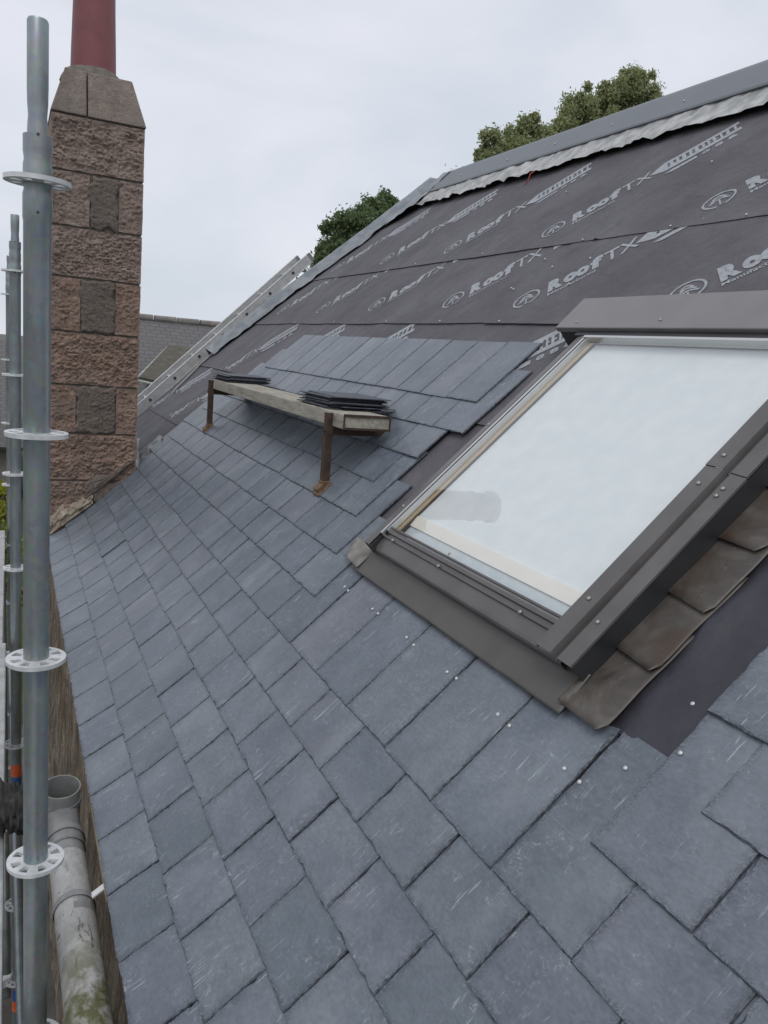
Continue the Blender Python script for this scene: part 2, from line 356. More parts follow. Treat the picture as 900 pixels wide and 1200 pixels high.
M['leaf_yellow'] = leaf_mat('yellow_leaves', (.16,.19,.02), (.34,.33,.03))

# ------------------------------------------------------------------ ground and roof body (setting)
g = MB(); g.add([(-400,-400,0),(400,-400,0),(400,400,0),(-400,400,0)], [(0,1,2,3)])
tag(g.build('ground', M['ground']), 'gravelly ground far below the scaffold', kind='structure')
g = MB(); g.add([(-60,9,.01),(60,9,.01),(60,80,.01),(-60,80,.01)], [(0,1,2,3)])
tag(g.build('lawn', M['grass']), 'green lawn behind the house', kind='structure')

HIP = [(-1.2,7.97),(0.2,7.97),(1.3,7.86),(2.07,7.62),(2.9,7.26),(3.83,6.95)]
def hip(u):
    for (u0,a0),(u1,a1) in zip(HIP, HIP[1:]):
        if u <= u1: return a0+(a1-a0)*(max(u,u0)-u0)/(u1-u0)
    return HIP[-1][1]
RIDGE = 3.83
# eaves with a bell-cast: tail points (x, z from the eye) of the first courses and their pitch
PROF = [((0.233,-1.500),33.0),((0.364,-1.415),37.5),((0.495,-1.315),40.0),((0.626,-1.204),42.0),((0.746,-1.0955),43.0)]
BED = -0.030
rb = MB()
def bed_line(u): return [rp3(a, u, BED) for a in (-3.0, hip(u))]
vs = []; 
low = [Vector((PROF[0][0][0]+.03, 0, PROF[0][0][1]-.045+CZ)), Vector((PROF[2][0][0]+.022, 0, PROF[2][0][1]-.034+CZ))]
for p in low: vs += [Vector((p.x, -3.0, p.z)), Vector((p.x, 7.97, p.z))]
for u in (0.0, .65, 1.3, 2.07, 2.9, RIDGE): vs += bed_line(u)
k = len(vs)//2
rb.add(vs, [(2*i, 2*i+1, 2*i+3, 2*i+2) for i in range(k-1)])
# the end slope beyond the hip, and the rear slope
hp = [vs[2*i+1] for i in range(k)]
end = [Vector((p.x+.05, p.y+1.1+.25*(RIDGE/3.8), p.z-1.3)) for p in hp]
rb.add(hp+end, [(i, i+1, k+i+1, k+i) for i in range(k-1)])
r0, r1 = vs[-2], vs[-1]
rb.add([r0, r1, r1+Vector((3.4,.6,-3.2)), r0+Vector((3.4,0,-3.2))], [(0,1,2,3)])
roof = tag(rb.build('roof', M['felt']), 'half-slated pitched roof with bare underlay above', kind='structure')

# front wall, flush with the chimney's outer face
def stone_grid(mb, f, nu, nv):
    o = len(mb.v); 
    for j in range(nv+1):
        for i in range(nu+1): mb.v.append(tuple(f(i/nu, j/nv)))
    mb.f += [(o+j*(nu+1)+i, o+j*(nu+1)+i+1, o+(j+1)*(nu+1)+i+1, o+(j+1)*(nu+1)+i) for j in range(nv) for i in range(nu)]
wb = MB()
def wallf(s, t):
    y = -3.0+s*10.9; z = t*(CZ-1.545)
    d = .022*noise.fractal(Vector((y*5, z*5, 3)), 1.0, 2.0, 4)
    return (.262+d, y, z)
stone_grid(wb, wallf, 180, 60)
wb.box(.30, 5.2, -2.98, 7.9, 0, CZ-1.60)
tag(wb.build('wall', M['wall'], smooth=True), 'rough brown granite wall below the eaves', kind='structure')
ep = MB(); ep.box(.262, .40, -3.0, 7.9, CZ-1.60, CZ-1.548)
ep.build('sole_plate', M['dark_wood'], roof)
bt = MB(); bt.box(.238, .258, 2.02, 2.62, CZ-1.558, CZ-1.538); bt.build('batten', M['batten'], roof)

# ------------------------------------------------------------------ slates: 400 x 250 mm, half bonded
SW, SL, ST = .2503, .400, .0066
def slate_mesh(seed, wd=SW):
    rnd = random.Random(seed); mb = MB()
    outer = []
    nt_, ns_ = 22, 34
    def chip(): return (abs(rnd.gauss(0, .0008)) + (rnd.random() < .14)*rnd.uniform(.0008, .0030))
    skew = rnd.uniform(-.002, .002)
    for i in range(nt_): outer.append((-wd/2+wd*i/nt_, chip()*.8+skew*(i/nt_), 't'))
    for i in range(ns_): outer.append((wd/2-chip()*.7, SL*i/ns_, 'r'))
    outer.append((wd/2, SL, 'h'))
    for i in range(ns_): outer.append((-wd/2+chip()*.7, SL-SL*i/ns_, 'l'))
    n_ = len(outer)
    inner = []
    run = rnd.uniform(.0015, .004)
    for x, y, k_ in outer:
        if rnd.random() < .5: run = rnd.choice((.0006, .0010, .0016, .0024, .0038, .0058))*rnd.uniform(.7, 1.2)
        b_ = run*(1.0 if k_ in 'tr' else .6)
        if k_ == 'h': b_ = .001
        ix = x + (b_ if x < 0 else -b_)*(1 if k_ in 'rl' else (abs(x)/(wd/2))**8)
        iy = y + (b_*.8 if k_ == 't' else 0) - (.001 if k_ == 'h' else 0)
        if k_ in 'rl': iy = min(max(iy, .004), SL-.001)
        inner.append((ix, iy))
    top = [(x, y, ST) for x, y in inner]
    mid = [(x, y, ST-rnd.uniform(.0018, .0034)) for x, y, k_ in outer]
    bot = [(x, y, 0) for x, y, k_ in outer]
    mb.v = top+mid+bot
    mb.f.append(tuple(range(n_)))
    edge0 = len(mb.f)
    for i in range(n_):
        j = (i+1) % n_
        mb.f.append((n_+i, n_+j, j, i)); mb.f.append((2*n_+i, 2*n_+j, n_+j, n_+i))
    me = bpy.data.meshes.new('slate'); me.from_pydata(mb.v, [], mb.f); me.materials.append(M['slate']); me.materials.append(M['slate_edge'])
    for i, p in enumerate(me.polygons):
        if i >= edge0: p.material_index = 1
    return me
SV = [slate_mesh(i) for i in range(14)]
SHALF = [slate_mesh(100+i, SW/2-.001) for i in range(3)]
TB = .0145                                  # how far each tail stands off the bed
ALPHA = math.asin(TB/SL)
def slate_matrix(course, a, jit=True, lift=0.0):
    if course < 5:
        (x, z), pit = PROF[course]; pit = math.radians(pit); base = Vector((x, a, z+CZ))
    else:
        pit = P; base = rp3(a, -.0563+.1738*(course-5), 0)
    j = random.uniform
    pit2 = pit-ALPHA*.9+(j(-.003, .003) if jit else 0)
    U2 = Vector((math.cos(pit2), 0, math.sin(pit2))); N2 = Vector((-math.sin(pit2), 0, math.cos(pit2)))
    M3 = Matrix((-YV, U2, N2)).transposed()
    if jit: M3 = M3 @ Matrix.Rotation(j(-.0028, .0028), 3, 'Z') @ Matrix.Rotation(j(-.003, .003), 3, 'Y')
    mm = M3.to_4x4(); mm.translation = base+N2*(-ST+lift+(j(-.0008, .0012) if jit else 0))+U2*(j(-.002, .002) if jit else 0)+YV*(j(-.0022, .0022) if jit else 0)
    return mm
W0, A0 = .2535, -.005
jobs = []
LEFT = {0:6.1,1:6.1,2:6.1,3:6.1,4:6.1,5:6.16,6:6.33,7:6.20,8:6.33,9:6.20,10:6.08,11:5.95,12:5.86}
RIGHT = {6:2.53,7:2.65,8:2.78,9:2.90,10:2.78,11:2.65,12:2.78}
for c in range(0, 19):
    ph = .5 if c % 2 else 0.0
    if c == 0: ph = -.21
    kk = -12
    while kk < 26:
        lo = A0+W0*(kk+ph); hi = lo+W0; ctr = (lo+hi)/2; kk += 1
        if lo < -2.6: continue
        if c <= 5:
            if ctr > LEFT[c]: continue
        elif c <= 12:
            if ctr > LEFT[c]: continue
            if ctr < RIGHT[c] and hi > 1.04: continue
        elif hi > 1.04: continue
        jobs.append((c, ctr))
def seen(c, a):                             # the ones that stand in the photograph's view
    p = slate_matrix(c, a, False).translation-Vector((0, 0, CZ)); d = p.dot(R2)
    if d < .05: return None
    x = 450+912.65*p.dot(R0)/d; y = 600+912.65*p.dot(R1)/d
    return d if (-120 < x < 1130 and -80 < y < 1480) else None
vis = sorted([(seen(c, a), c, a) for c, a in jobs if seen(c, a)]); rest = [(c, a) for c, a in jobs if not seen(c, a)]
rest += [(c, a) for d, c, a in vis[296:]]; vis = vis[:296]
for i, (d, c, a) in enumerate(sorted(vis, key=lambda q: (q[1], q[2]))):
    o = link('slate', SV[random.randrange(14)]); o.parent = roof; o.matrix_basis = slate_matrix(c, a)
sm = MB(); ei = []
for c, a in rest:
    mm = slate_matrix(c, a); me = SV[random.randrange(14)]
    sm.add([mm @ v.co for v in me.vertices], [tuple(p.vertices) for p in me.polygons])
o = sm.build('slate_field', M['slate_field'], roof); o['kind'] = 'stuff'
# one short repair slate slipped over the third course near the chimney
o = link('slate', SHALF[0]); o.parent = roof; mm = slate_matrix(2, 4.83, False, .008); o.matrix_basis = mm @ Matrix.Translation((0, .0, 0)) @ Matrix.Diagonal((1, .5, 1, 1))
# clout nails left showing on the course below the roof window
hd = MB(); hd.lathe((0,0,0), [(.0001,.0042),(.0038,.0038),(.0050,.0018),(.0052,0),(.0020,-.001),(.0018,-.012)], 14)
nail_me = hd.mesh('nail', M['nail'], True)
for a, u in [(2.433,.215),(2.394,.212),(2.191,.214),(2.146,.213),(1.936,.21),(1.882,.205),(1.684,.204),(1.637,.206),(1.432,.2),(1.378,.196),(1.175,.198),(1.123,.196)]:
    o = link('nail', nail_me); o.parent = roof; mm = ROOFM.copy(); mm.translation = rp3(a, u, -.0078); o.matrix_basis = mm @ Matrix.Rotation(random.uniform(-.2,.2), 4, 'X')
for a, u, n in [(1.064,.276,-.0095),(.99,.363,-.0055),(1.052,.468,-.0175)]:
    o = link('nail', nail_me); o.parent = roof; mm = ROOFM.copy(); mm.translation = rp3(a, u, n); o.matrix_basis = mm
# snapped chalk line across the same course
def chalk_mat():
    t = MT('chalk'); co = t.coord('Object'); f = t.noise(co, 55, 7, .8)
    t.col((.38,.40,.43)); t.rough(.9); t.l(t.ramp(f, [(.42, 0.0), (.72, .62)]), t.b.inputs['Alpha']); return t.m
M['chalk'] = chalk_mat()
ck = MB()
for i in range(30):
    a = 1.03+i*.045; ck.add([rp3(a,.1040+.0004*i,-.0029),rp3(a+.045,.1044+.0004*i,-.0029),rp3(a+.045,.1066+.0004*i,-.0029),rp3(a,.1062+.0004*i,-.0029)], [(0,1,2,3)])
ck.build('chalk_line', M['chalk'], roof)

# ------------------------------------------------------------------ underlay sheets and their print
def sheet_h(a, u):
    h_ = .0032*noise.noise(Vector((a*2.3, u*2.3, 1.7)))+.0016*noise.noise(Vector((a*7, u*7, 5)))
    t_ = (a*.75+u*.66)                       # soft diagonal creases
    h_ += .0065*max(0, noise.noise(Vector((t_*6.5, (a-u)*.9, 9))))+.0022*noise.noise(Vector((t_*17, (a-u)*2.2, 4)))
    return h_
SHEETS = []
def sheet(a0, a1, u0, u1, base0=-.0165, base1=-.0245, lip=.006):
    mb = MB(); nu = max(2, int((u1-u0)/.030)); na = max(2, int((a1-a0)/.040))
    def f(s, t):
        u = u0+(u1-u0)*t; am = min(a1, hip(u)-.004); a = a0+(am-a0)*s
        u += .006*noise.noise(Vector((a*1.3, u0*3, 2)))*(1-t)
        return rp3(a, u, base0+(base1-base0)*t**.35+sheet_h(a, u)*(.6 if t < .02 else 1))
    stone_grid(mb, f, na, nu)
    # folded-under lower edge
    o0 = len(mb.v)
    for i in range(na+1): mb.v.append(tuple(Vector(mb.v[i])-NV*.0075+UV*.002))
    mb.f += [(i, o0+i, o0+i+1, i+1) for i in range(na)]
    o = mb.build('underlay_sheet', M['felt'], roof, smooth=True, auto=40)
    SHEETS.append(o); o['_b'] = (u0, u1, base0, base1)
    return o
sh_low = sheet(-2.6, 8.2, -.25, .46, -.022, -.026)
sh_row0 = sheet(-2.6, 8.2, .41, 1.11, -.019, -.0255)
sh_bot = sheet(-2.6, 8.2, 1.06, 1.76)
sh_midL = sheet(3.34, 8.2, 1.70, 2.41)
sh_midR = sheet(-2.6, 3.42, 1.692, 2.41, -.0135, -.0215)
sh_top = sheet(-2.6, 8.2, 2.35, 3.60)

def text_geo(txt, size, bold=0.0, shear=0.0):
    cu = bpy.data.curves.new('t', 'FONT'); cu.body = txt; cu.size = size; cu.offset = bold; cu.shear = shear; cu.resolution_u = 3
    ob = bpy.data.objects.new('t', cu); C.objects.link(ob)
    dg = bpy.context.evaluated_depsgraph_get(); me = bpy.data.meshes.new_from_object(ob.evaluated_get(dg))
    v = [(p.co.x, p.co.y) for p in me.vertices]; f = [tuple(p.vertices) for p in me.polygons]
    bpy.data.objects.remove(ob); bpy.data.meshes.remove(me); return v, f
def fit(vf, x0, x1, y0, y1):
    v, f = vf; xs = [p[0] for p in v]; ys = [p[1] for p in v]
    a, b, c, d = min(xs), max(xs), min(ys), max(ys)
    return [(x0+(x-a)/(b-a)*(x1-x0), y0+(y-c)/(d-c)*(y1-y0)) for x, y in v], f
def stroke(pts, wd):
    v, f = [], []
    for i, (x, y) in enumerate(pts):
        x0, y0 = pts[max(i-1, 0)]; x1, y1 = pts[min(i+1, len(pts)-1)]
        l_ = math.hypot(x1-x0, y1-y0) or 1; nx, ny = -(y1-y0)/l_, (x1-x0)/l_
        v += [(x+nx*wd/2, y+ny*wd/2), (x-nx*wd/2, y-ny*wd/2)]
    f = [(2*i, 2*i+1, 2*i+3, 2*i+2) for i in range(len(pts)-1)]
    return v, f
PR = []
# the print: emblem, then ROOFTX in heavy and thin letters, a small line beneath, an arrow banner
ring = [(.062*math.cos(t*math.pi/18), .062*math.sin(t*math.pi/18)) for t in range(-7, 27)]
ring = [(x*1.0, y) for x, y in [( .066*math.cos(math.radians(d)), .066*math.sin(math.radians(d))) for d in range(-75, 261, 10)]]
PR.append(stroke(ring, .0105))
for k_, (ww, yy) in enumerate([(.024, .030), (.034, .010), (.042, -.010)]):
    PR.append(stroke([(-ww, yy-.012), (-ww*.55, yy+.002), (0, yy+.014), (ww*.55, yy+.002), (ww, yy-.012)], .0105))
PR.append(stroke([(0,-.005), (0,-.06), (.014,-.052)], .008))
PR.append(fit(text_geo('R', .1, .0075), .112, .186, -.058, .064))
PR.append(fit(text_geo('oo', .1, .0065), .190, .318, -.058, .036))
PR.append(fit(text_geo('f', .1, .006), .320, .382, -.058, .066))
PR.append(fit(text_geo('TX', .1, .0012), .388, .548, -.052, .060))
PR.append(fit(text_geo('Manufactured', .03, .0006), .112, .345, -.094, -.068))
def slit(x, y, l_, h_): return [(x, y), (x+l_, y), (x+l_, y+h_), (x, y+h_)], [(0,1,2,3)]
# banner: an arrow-shaped pale block with dark bars of lettering left open
B0, B1 = .560, .985
PR.append(([(B0-.03, -.01), (B0+.05, -.066), (B0+.05, .066)], [(0,1,2)]))
xx = B0+.05; rr = random.Random(4)
while xx < B1-.02:
    wd_ = rr.uniform(.020, .034); fade = 1 if xx < .80 else .75
    PR.append(slit(xx, .030, wd_+.004, .036)); PR.append(slit(xx, -.066, wd_+.004, .036))
    PR.append(slit(xx, -.030, wd_*.62*fade, .060))
    if rr.random() < .7: PR.append(slit(xx+wd_*.62*fade, rr.choice((-.03, -.008, .014)), wd_*.34, .016))
    xx += wd_+.004
PR.append(([(.60, -.098), (.64, -.122), (.76, -.122), (.76, -.088), (.64, -.088)], [(0,1,2,3,4)]))
PR.append(fit(text_geo('@', .05, .002), .785, .825, -.125, -.085)); PR.append(fit(text_geo('8', .05, .003), .845, .885, -.125, -.085)); PR.append(fit(text_geo('&', .05, .003), .905, .955, -.125, -.085))
def printed(sh, a, u, clip):
    u0, u1, b0, b1 = sh['_b']
    mb = MB(); d = Vector((-.707, .707)); q = Vector((.707, .707))
    lo, hi, amin, amax = clip
    for v, f in PR:
        pts = [(a+1.04*(d.x*x+q.x*y), u+1.04*(d.y*x+q.y*y)) for x, y in v]
        keep = [ff for ff in f if all(lo < pts[i][1] < hi and amin < pts[i][0] < min(amax, hip(pts[i][1])-.03) for i in ff)]
        if not keep: continue
        vs_ = []
        for x, y in pts:
            t_ = min(1, max(0, (y-u0)/(u1-u0)))
            vs_.append(rp3(x, y, b0+(b1-b0)*t_**.35+sheet_h(x, y)+.0022))
        mb.add(vs_, keep)
    if mb.f: mb.build('lettering', M['print'], sh)
for a in (7.01, 5.953, 4.896, 3.773, 2.616, 1.50): printed(sh_top, a, 2.530, (2.36, 3.5, -3, 9))
for a in (4.036, 5.098, 6.145, 7.2): printed(sh_midL, a, 1.915, (1.71, 2.40, 3.43, 9))
for a in (3.279, 2.254, 1.2): printed(sh_midR, a, 1.885, (1.70, 2.40, -3, 3.41))
for a in (6.95, 5.93, 4.87, 3.38, 2.3): printed(sh_bot, a, .965, (1.07, 1.74, -3, 9))
for a in (7.95, 7.0): printed(sh_row0, a, .33, (.43, 1.10, -3, 9))
# sheet fixings
for a, u in [(3.34,2.36),(2.75,2.365),(4.3,2.37),(5.2,2.37),(2.35,2.365),(3.9,1.715),(4.6,1.715),(5.5,1.715),(3.30,1.71),(3.1,2.18),(3.05,1.98),(3.52,1.98),(3.49,1.97),(3.35,2.14),(3.5,2.22),(2.95,2.9),(4.1,2.95),(6.4,1.715)]:
    o = link('nail', nail_me); o.parent = roof; mm = ROOFM.copy(); mm.translation = rp3(a, u, -.0125); o.matrix_basis = mm @ Matrix.Scale(1.0, 4)
# fold where the two top sheets overlap
fd = MB(); n_ = 24; rows = []
def top_level(a, u): return -.0165-.008*max(0, (u-2.35)/1.25)**.35+sheet_h(a, u)
for i in range(n_+1):
    u = 2.349+i*(.52/n_); a = 3.232-.125*(i/n_)+.004*math.sin(i*.7); w_ = .034*(1-.5*i/n_); hgt = .011*(1-i/n_)**.7
    rows += [rp3(a+w_*dx, u, top_level(a+w_*dx, u)-.0015+hgt*k_) for dx, k_ in ((1.3, 0), (.5, .35), (.0, 1.0), (-.45, .45), (-1.3, 0))]
fd.add(rows, [(5*i+k_, 5*i+k_+1, 5*i+k_+6, 5*i+k_+5) for i in range(n_) for k_ in range(4)])
fd.build('underlay_fold', M['felt'], roof, smooth=True)

# ridge: flexible crinkled roll, metal cap strip over it
rl = MB()
def rollf(s, t):
    a = -2.6+s*(6.66+2.6); 
    edge = .030*noise.noise(Vector((a*3.1, 0, 4)))+.026*noise.noise(Vector((a*8, 0, 7)))
    u = 3.56-(3.56-3.325+edge)*(1-t)
    wv = (.026*noise.noise(Vector((a*8.5, 1, 2)))+.014*noise.noise(Vector((a*19, t*2, 2))))*(1-t)**.7+.006*noise.noise(Vector((a*14, t*5, 6)))
    return rp3(a, u, .012+.018*t+max(-.016, wv)+(.006 if t < .1 else 0))
stone_grid(rl, rollf, 260, 7)
rl.build('ridge_flashing', M['lead'], roof, smooth=True)
cp = MB()
for a0, a1, dn in ((4.72, 6.78, 0), (2.70, 4.725, .003), (.6, 2.705, 0), (-2.6, .605, .003)):
    cp = MB(); cp.extr([(3.510,.022+dn),(3.505,.034+dn),(3.520,.040+dn),(3.78,.046+dn),(3.83,.040+dn),(3.90,-.07+dn)], a0, a1)
    o = cp.build('ridge_cap', M['ridge'], roof)
    sd_ = o.modifiers.new('solid', 'SOLIDIFY'); sd_.thickness = .003; sd_.offset = -1
for a in (6.2, 5.5, 4.9, 4.3, 3.7, 3.1):
    o = link('screw', nail_me); o.parent = roof; mm = ROOFM.copy(); mm.translation = rp3(a, 3.62, .048); o.matrix_basis = mm @ Matrix.Scale(1.2, 4); o.data = nail_me
# flashing running down the hip
hf = MB()
def hipf(s, t):
    u = 1.22+(3.78-1.22)*s; a = hip(u)
    prof = [(-.175, -.006), (-.12, .012), (-.06, .035), (.0, .055), (.03, .052), (.10, -.03)]
    x = t*5; i = min(4, int(x)); fr = x-i
    da = prof[i][0]+(prof[i+1][0]-prof[i][0])*fr; n = prof[i][1]+(prof[i+1][1]-prof[i][1])*fr
    wob = (.020*noise.noise(Vector((u*4, t, 3)))+.012*noise.noise(Vector((u*13, t*2, 5))))
    return rp3(a+da+wob*(1-t)*1.2, u, n+.8*wob*(1-t)+.004)
stone_grid(hf, hipf, 130, 10)
hf.build('hip_flashing', M['hipm'], roof, smooth=True)
# crumpled joint between ridge and hip
jn = MB()
def jnf(s, t):
    a = 6.62+.42*s; u = 3.30+.52*t-.20*s*(1-t)
    return rp3(a, u, .034+.02*t+.022*noise.noise(Vector((a*11, u*9, 2)))-.05*s*s)
stone_grid(jn, jnf, 16, 16); jn.build('joint_flashing', M['hipm'], roof, smooth=True)
# sealing tape at the foot of the hip
tp = MB(); pr = [(7.83,1.26),(7.80,1.05),(7.72,.88),(7.66,.72),(7.60,.66)]
for (a0,u0),(a1,u1) in zip(pr, pr[1:]): tp.add([rp3(a0+.02,u0,-.006),rp3(a0-.02,u0,-.006),rp3(a1-.02,u1,-.006),rp3(a1+.02,u1,-.006)], [(0,1,2,3)])
tp.build('sealing_tape', M['lead'], roof)
# lead soaker behind the chimney
ls = MB()
def lsf(s, t):
    a = 6.14+.40*s; u = -.05+(.27-.10*abs(s-.45))*t+.10*s
    cr = noise.turbulence(Vector((a*13, u*13, 8)), 3, False)
    return rp3(a, u, -.012+.034*cr*math.sin(math.pi*min(1, max(0, s*.9+.05)))+.03*max(0, .2-s))
stone_grid(ls, lsf, 30, 26); ls.build('lead_soaker', M['hipm'], roof, smooth=True)
up = MB(); up.path([W(.868,6.13,-1.03), W(.872,6.12,-.93), W(.868,6.14,-.84), W(.872,6.13,-.76)], [.018,.024,.016,.020], 8); up.build('lead_upstand', M['lead'], roof, smooth=True)
rs = MB(); rs.path([rp3(4.78,3.29,.03), rp3(4.79,3.26,.032), rp3(4.785,3.22,.012), rp3(4.80,3.19,-.004)], .004, 6)
M['red'] = simple('red_cord', (.35,.05,.03), (.42,.07,.04), 20, .7)
rs.build('cord_end', M['red'], roof, smooth=True)

# ------------------------------------------------------------------ roof window
win = empty('roof_window', rp3(1.86, .40, 0), 'large grey-clad roof window with pale glass set in the slates', 'roof window')
b = MB()
for a0, a1, u0, u1 in ((2.345,2.405,.41,1.62),(1.31,1.36,.41,1.62),(1.36,2.345,.41,.452),(1.36,2.345,1.50,1.62)): b.rbox(a0, a1, u0, u1, -.10, .046)
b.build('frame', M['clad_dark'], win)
# apron flashing below, with a soft crease and a dog-eared left corner
ap = MB()
def apf(s, t):
    a = 1.278+s*(2.47-1.278)
    prof = [(.284,.0035),(.31,.0045),(.335,.006),(.358,.008),(.368,.0095),(.380,.011),(.40,.013)]
    x = t*6; i = min(5, int(x)); fr = x-i
    u = prof[i][0]+(prof[i+1][0]-prof[i][0])*fr; n = prof[i][1]+(prof[i+1][1]-prof[i][1])*fr
    return rp3(a, u+.002*noise.noise(Vector((a*6, t, 1))), n+.0018*noise.noise(Vector((a*8, u*8, 1)))*(1-t))
stone_grid(ap, apf, 60, 18)
o = ap.build('apron_flashing', M['apron'], win, smooth=True); sd_ = o.modifiers.new('solid', 'SOLIDIFY'); sd_.thickness = .0025; sd_.offset = 1
ce = MB()
def cef(s, t):
    a = 2.44+.135*s; u = .292+.012*s+(.10-.02*s)*t
    return rp3(a, u, .012+.012*math.sin(math.pi*s)*(1-t)+.004*noise.noise(Vector((a*16, u*16, 3)))+.02*t*s)
stone_grid(ce, cef, 10, 8)
o = ce.build('flashing_corner', M['corner'], win, smooth=True); o.modifiers.new('solid', 'SOLIDIFY').thickness = .002
# right side: outer casing with its channel, split in two lengths
def side(u0, u1, dn, name='side_cladding'):
    m_ = MB(); m_.extu([(1.2835,.064+dn),(1.2835,.072+dn),(1.326,.078+dn),(1.332,.066+dn),(1.340,.066+dn),(1.345,.088+dn),(1.398,.090+dn),(1.402,.074)], u0, u1)
    o = m_.build(name, M['clad'], win); q = o.modifiers.new('solid', 'SOLIDIFY'); q.thickness = .0022; q.offset = -1 
    bv = o.modifiers.new('bevel', 'BEVEL'); bv.width = .0022; bv.segments = 2
    return o
side(.372, 1.000, .0); side(1.0005, 1.62, .0026)
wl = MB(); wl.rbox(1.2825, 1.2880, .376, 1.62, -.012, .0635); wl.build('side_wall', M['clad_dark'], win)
tr_ = MB(); tr_.rbox(1.3995, 1.4035, .462, 1.50, .060, .0835); tr_.build('glazing_trim', M['silver'], win)
# left side
m_ = MB(); m_.extu([(2.432,-.012),(2.432,.070),(2.396,.076),(2.388,.072)], .372, 1.62)
o = m_.build('side_cladding', M['clad'], win); q = o.modifiers.new('solid', 'SOLIDIFY'); q.thickness = .002
m_ = MB(); m_.rbox(2.376, 2.387, .43, 1.52, .050, .077); m_.build('glazing_trim', M['silver'], win, bevel=.001)
m_ = MB(); m_.rbox(2.362, 2.368, .45, 1.51, .050, .075); m_.build('glazing_trim', M['silver'], win)
m_ = MB(); m_.rbox(2.368, 2.376, .44, 1.51, .050, .069); m_.build('gasket', M['rubber'], win)
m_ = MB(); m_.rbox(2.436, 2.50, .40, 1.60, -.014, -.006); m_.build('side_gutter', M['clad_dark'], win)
# bottom rail with its ridges
m_ = MB(); m_.extr([(.376,.016),(.376,.038),(.381,.044),(.390,.047),(.424,.052),(.428,.053),(.429,.060),(.436,.062),(.4375,.057),(.446,.058),(.4475,.066),(.459,.068),(.460,.063),(.465,.064),(.466,.0705),(.472,.0715),(.4735,.060)], 1.345, 2.385)
o = m_.build('bottom_rail', M['clad'], win); bv = o.modifiers.new('bevel', 'BEVEL'); bv.width = .0010; bv.segments = 2
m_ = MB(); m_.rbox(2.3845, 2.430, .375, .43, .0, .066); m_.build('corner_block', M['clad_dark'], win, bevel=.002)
# head: cover hood, dark drip face, trims
hdz = MB(); hdz.hexa([rp3(2.585,1.530,.070),rp3(1.20,1.530,.070),rp3(1.20,1.70,.070),rp3(2.575,1.70,.070),rp3(2.585,1.530,.093),rp3(1.20,1.530,.093),rp3(1.20,1.70,.104),rp3(2.575,1.70,.104)])
hdz.build('head_cover', M['clad_sheen'], win, bevel=.004)
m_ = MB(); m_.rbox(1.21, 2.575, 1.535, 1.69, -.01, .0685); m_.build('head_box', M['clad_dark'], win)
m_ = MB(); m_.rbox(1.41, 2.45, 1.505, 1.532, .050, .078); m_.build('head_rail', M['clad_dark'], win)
m_ = MB(); m_.rbox(1.41, 2.385, 1.492, 1.5045, .050, .080); m_.build('glazing_trim', M['silver'], win, bevel=.001)
# pane, and behind it the lining and a drawn white blind
m_ = MB(); m_.add([rp3(2.374,.458,.066),rp3(1.372,.458,.066),rp3(1.372,1.520,.066),rp3(2.374,1.520,.066)], [(0,1,2,3)]); me = bpy.data.meshes.new('pane'); me.from_pydata(m_.v, [], m_.f); me.materials.append(M['glass']); link('pane', me, win)
m_ = MB(); m_.rbox(1.372, 2.347, .560, 1.50, .034, .038); m_.build('blind', M['blind'], win)
m_ = MB(); m_.rbox(2.3475, 2.360, .455, 1.50, -.03, .052); m_.build('side_reveal', M['pine'], win)
m_ = MB(); m_.hexa([rp3(2.347,.520,-.02),rp3(1.372,.520,-.02),rp3(1.372,.568,-.02),rp3(2.347,.568,-.02),rp3(2.347,.520,.036),rp3(1.372,.520,.036),rp3(1.372,.563,.042),rp3(2.347,.563,.042)]); m_.build('sill', M['cream'], win)
m_ = MB(); m_.rbox(1.372, 2.347, .455, .5195, -.02, .030); m_.build('inner_sill', M['sillblue'], win)
# screws
scm = MB(); scm.lathe((0,0,0), [(.0001,.0035),(.004,.003),(.0055,.001),(.006,0)], 12); scm = scm.mesh('screw', M['screw'], True)
for a, u, n in [(1.372,.535,.091),(1.312,.497,.077),(1.372,1.04,.0935),(1.372,.94,.091),(1.312,.95,.078),(1.312,.925,.078),(2.415,.56,.074),(2.415,1.0,.074),(2.30,.430,.066),(1.98,.430,.066),(1.55,.430,.066),(1.96,.476,.080),(2.48,1.56,.096),(2.05,1.57,.097)]:
    o = link('screw', scm); o.parent = win; o.matrix_parent_inverse = win.matrix_basis.inverted(); mm = ROOFM.copy(); mm.translation = rp3(a, u, n); o.matrix_basis = mm
# stepped metal soakers up the right-hand side
for i in range(9):
    u0 = .303+.1835*i; L_ = .30
    rnd = random.Random(40+i); mb = MB()
    ja = [rnd.uniform(-.010,.006), rnd.uniform(-.010,.006), rnd.uniform(.002,.012), rnd.uniform(-.006,.006)]
    def sof(s, t, u0=u0, ja=ja, i=i):
        a = 1.296-(.146+ja[0]*(1-t)+.004*noise.noise(Vector((t*3, i, 0)))-(.014 if (t < .04 and s > .95) else 0))*s
        u = u0+L_*t+(.010*(1-s)-.006+ja[1]*s)*(1-t)
        n = .011-.015*t+(.010*max(0, 1-s*12)**2)+(.5*ja[2]*s**4+.003*noise.noise(Vector((t*3.1, i*2.7, s*2))))*(1-t)
        return rp3(a, u, n)
    stone_grid(mb, sof, 12, 12)
    o = mb.build('soaker', M['soaker'], win, smooth=True, auto=30); q = o.modifiers.new('solid', 'SOLIDIFY'); q.thickness = .0013
M['membrane'] = simple('dark_membrane', (.026,.026,.034), (.042,.041,.052), 8, .5, bump=.5, bd=.006)
fl = MB()                                    # strip of darker membrane beside the soakers, lifting a little at its edge
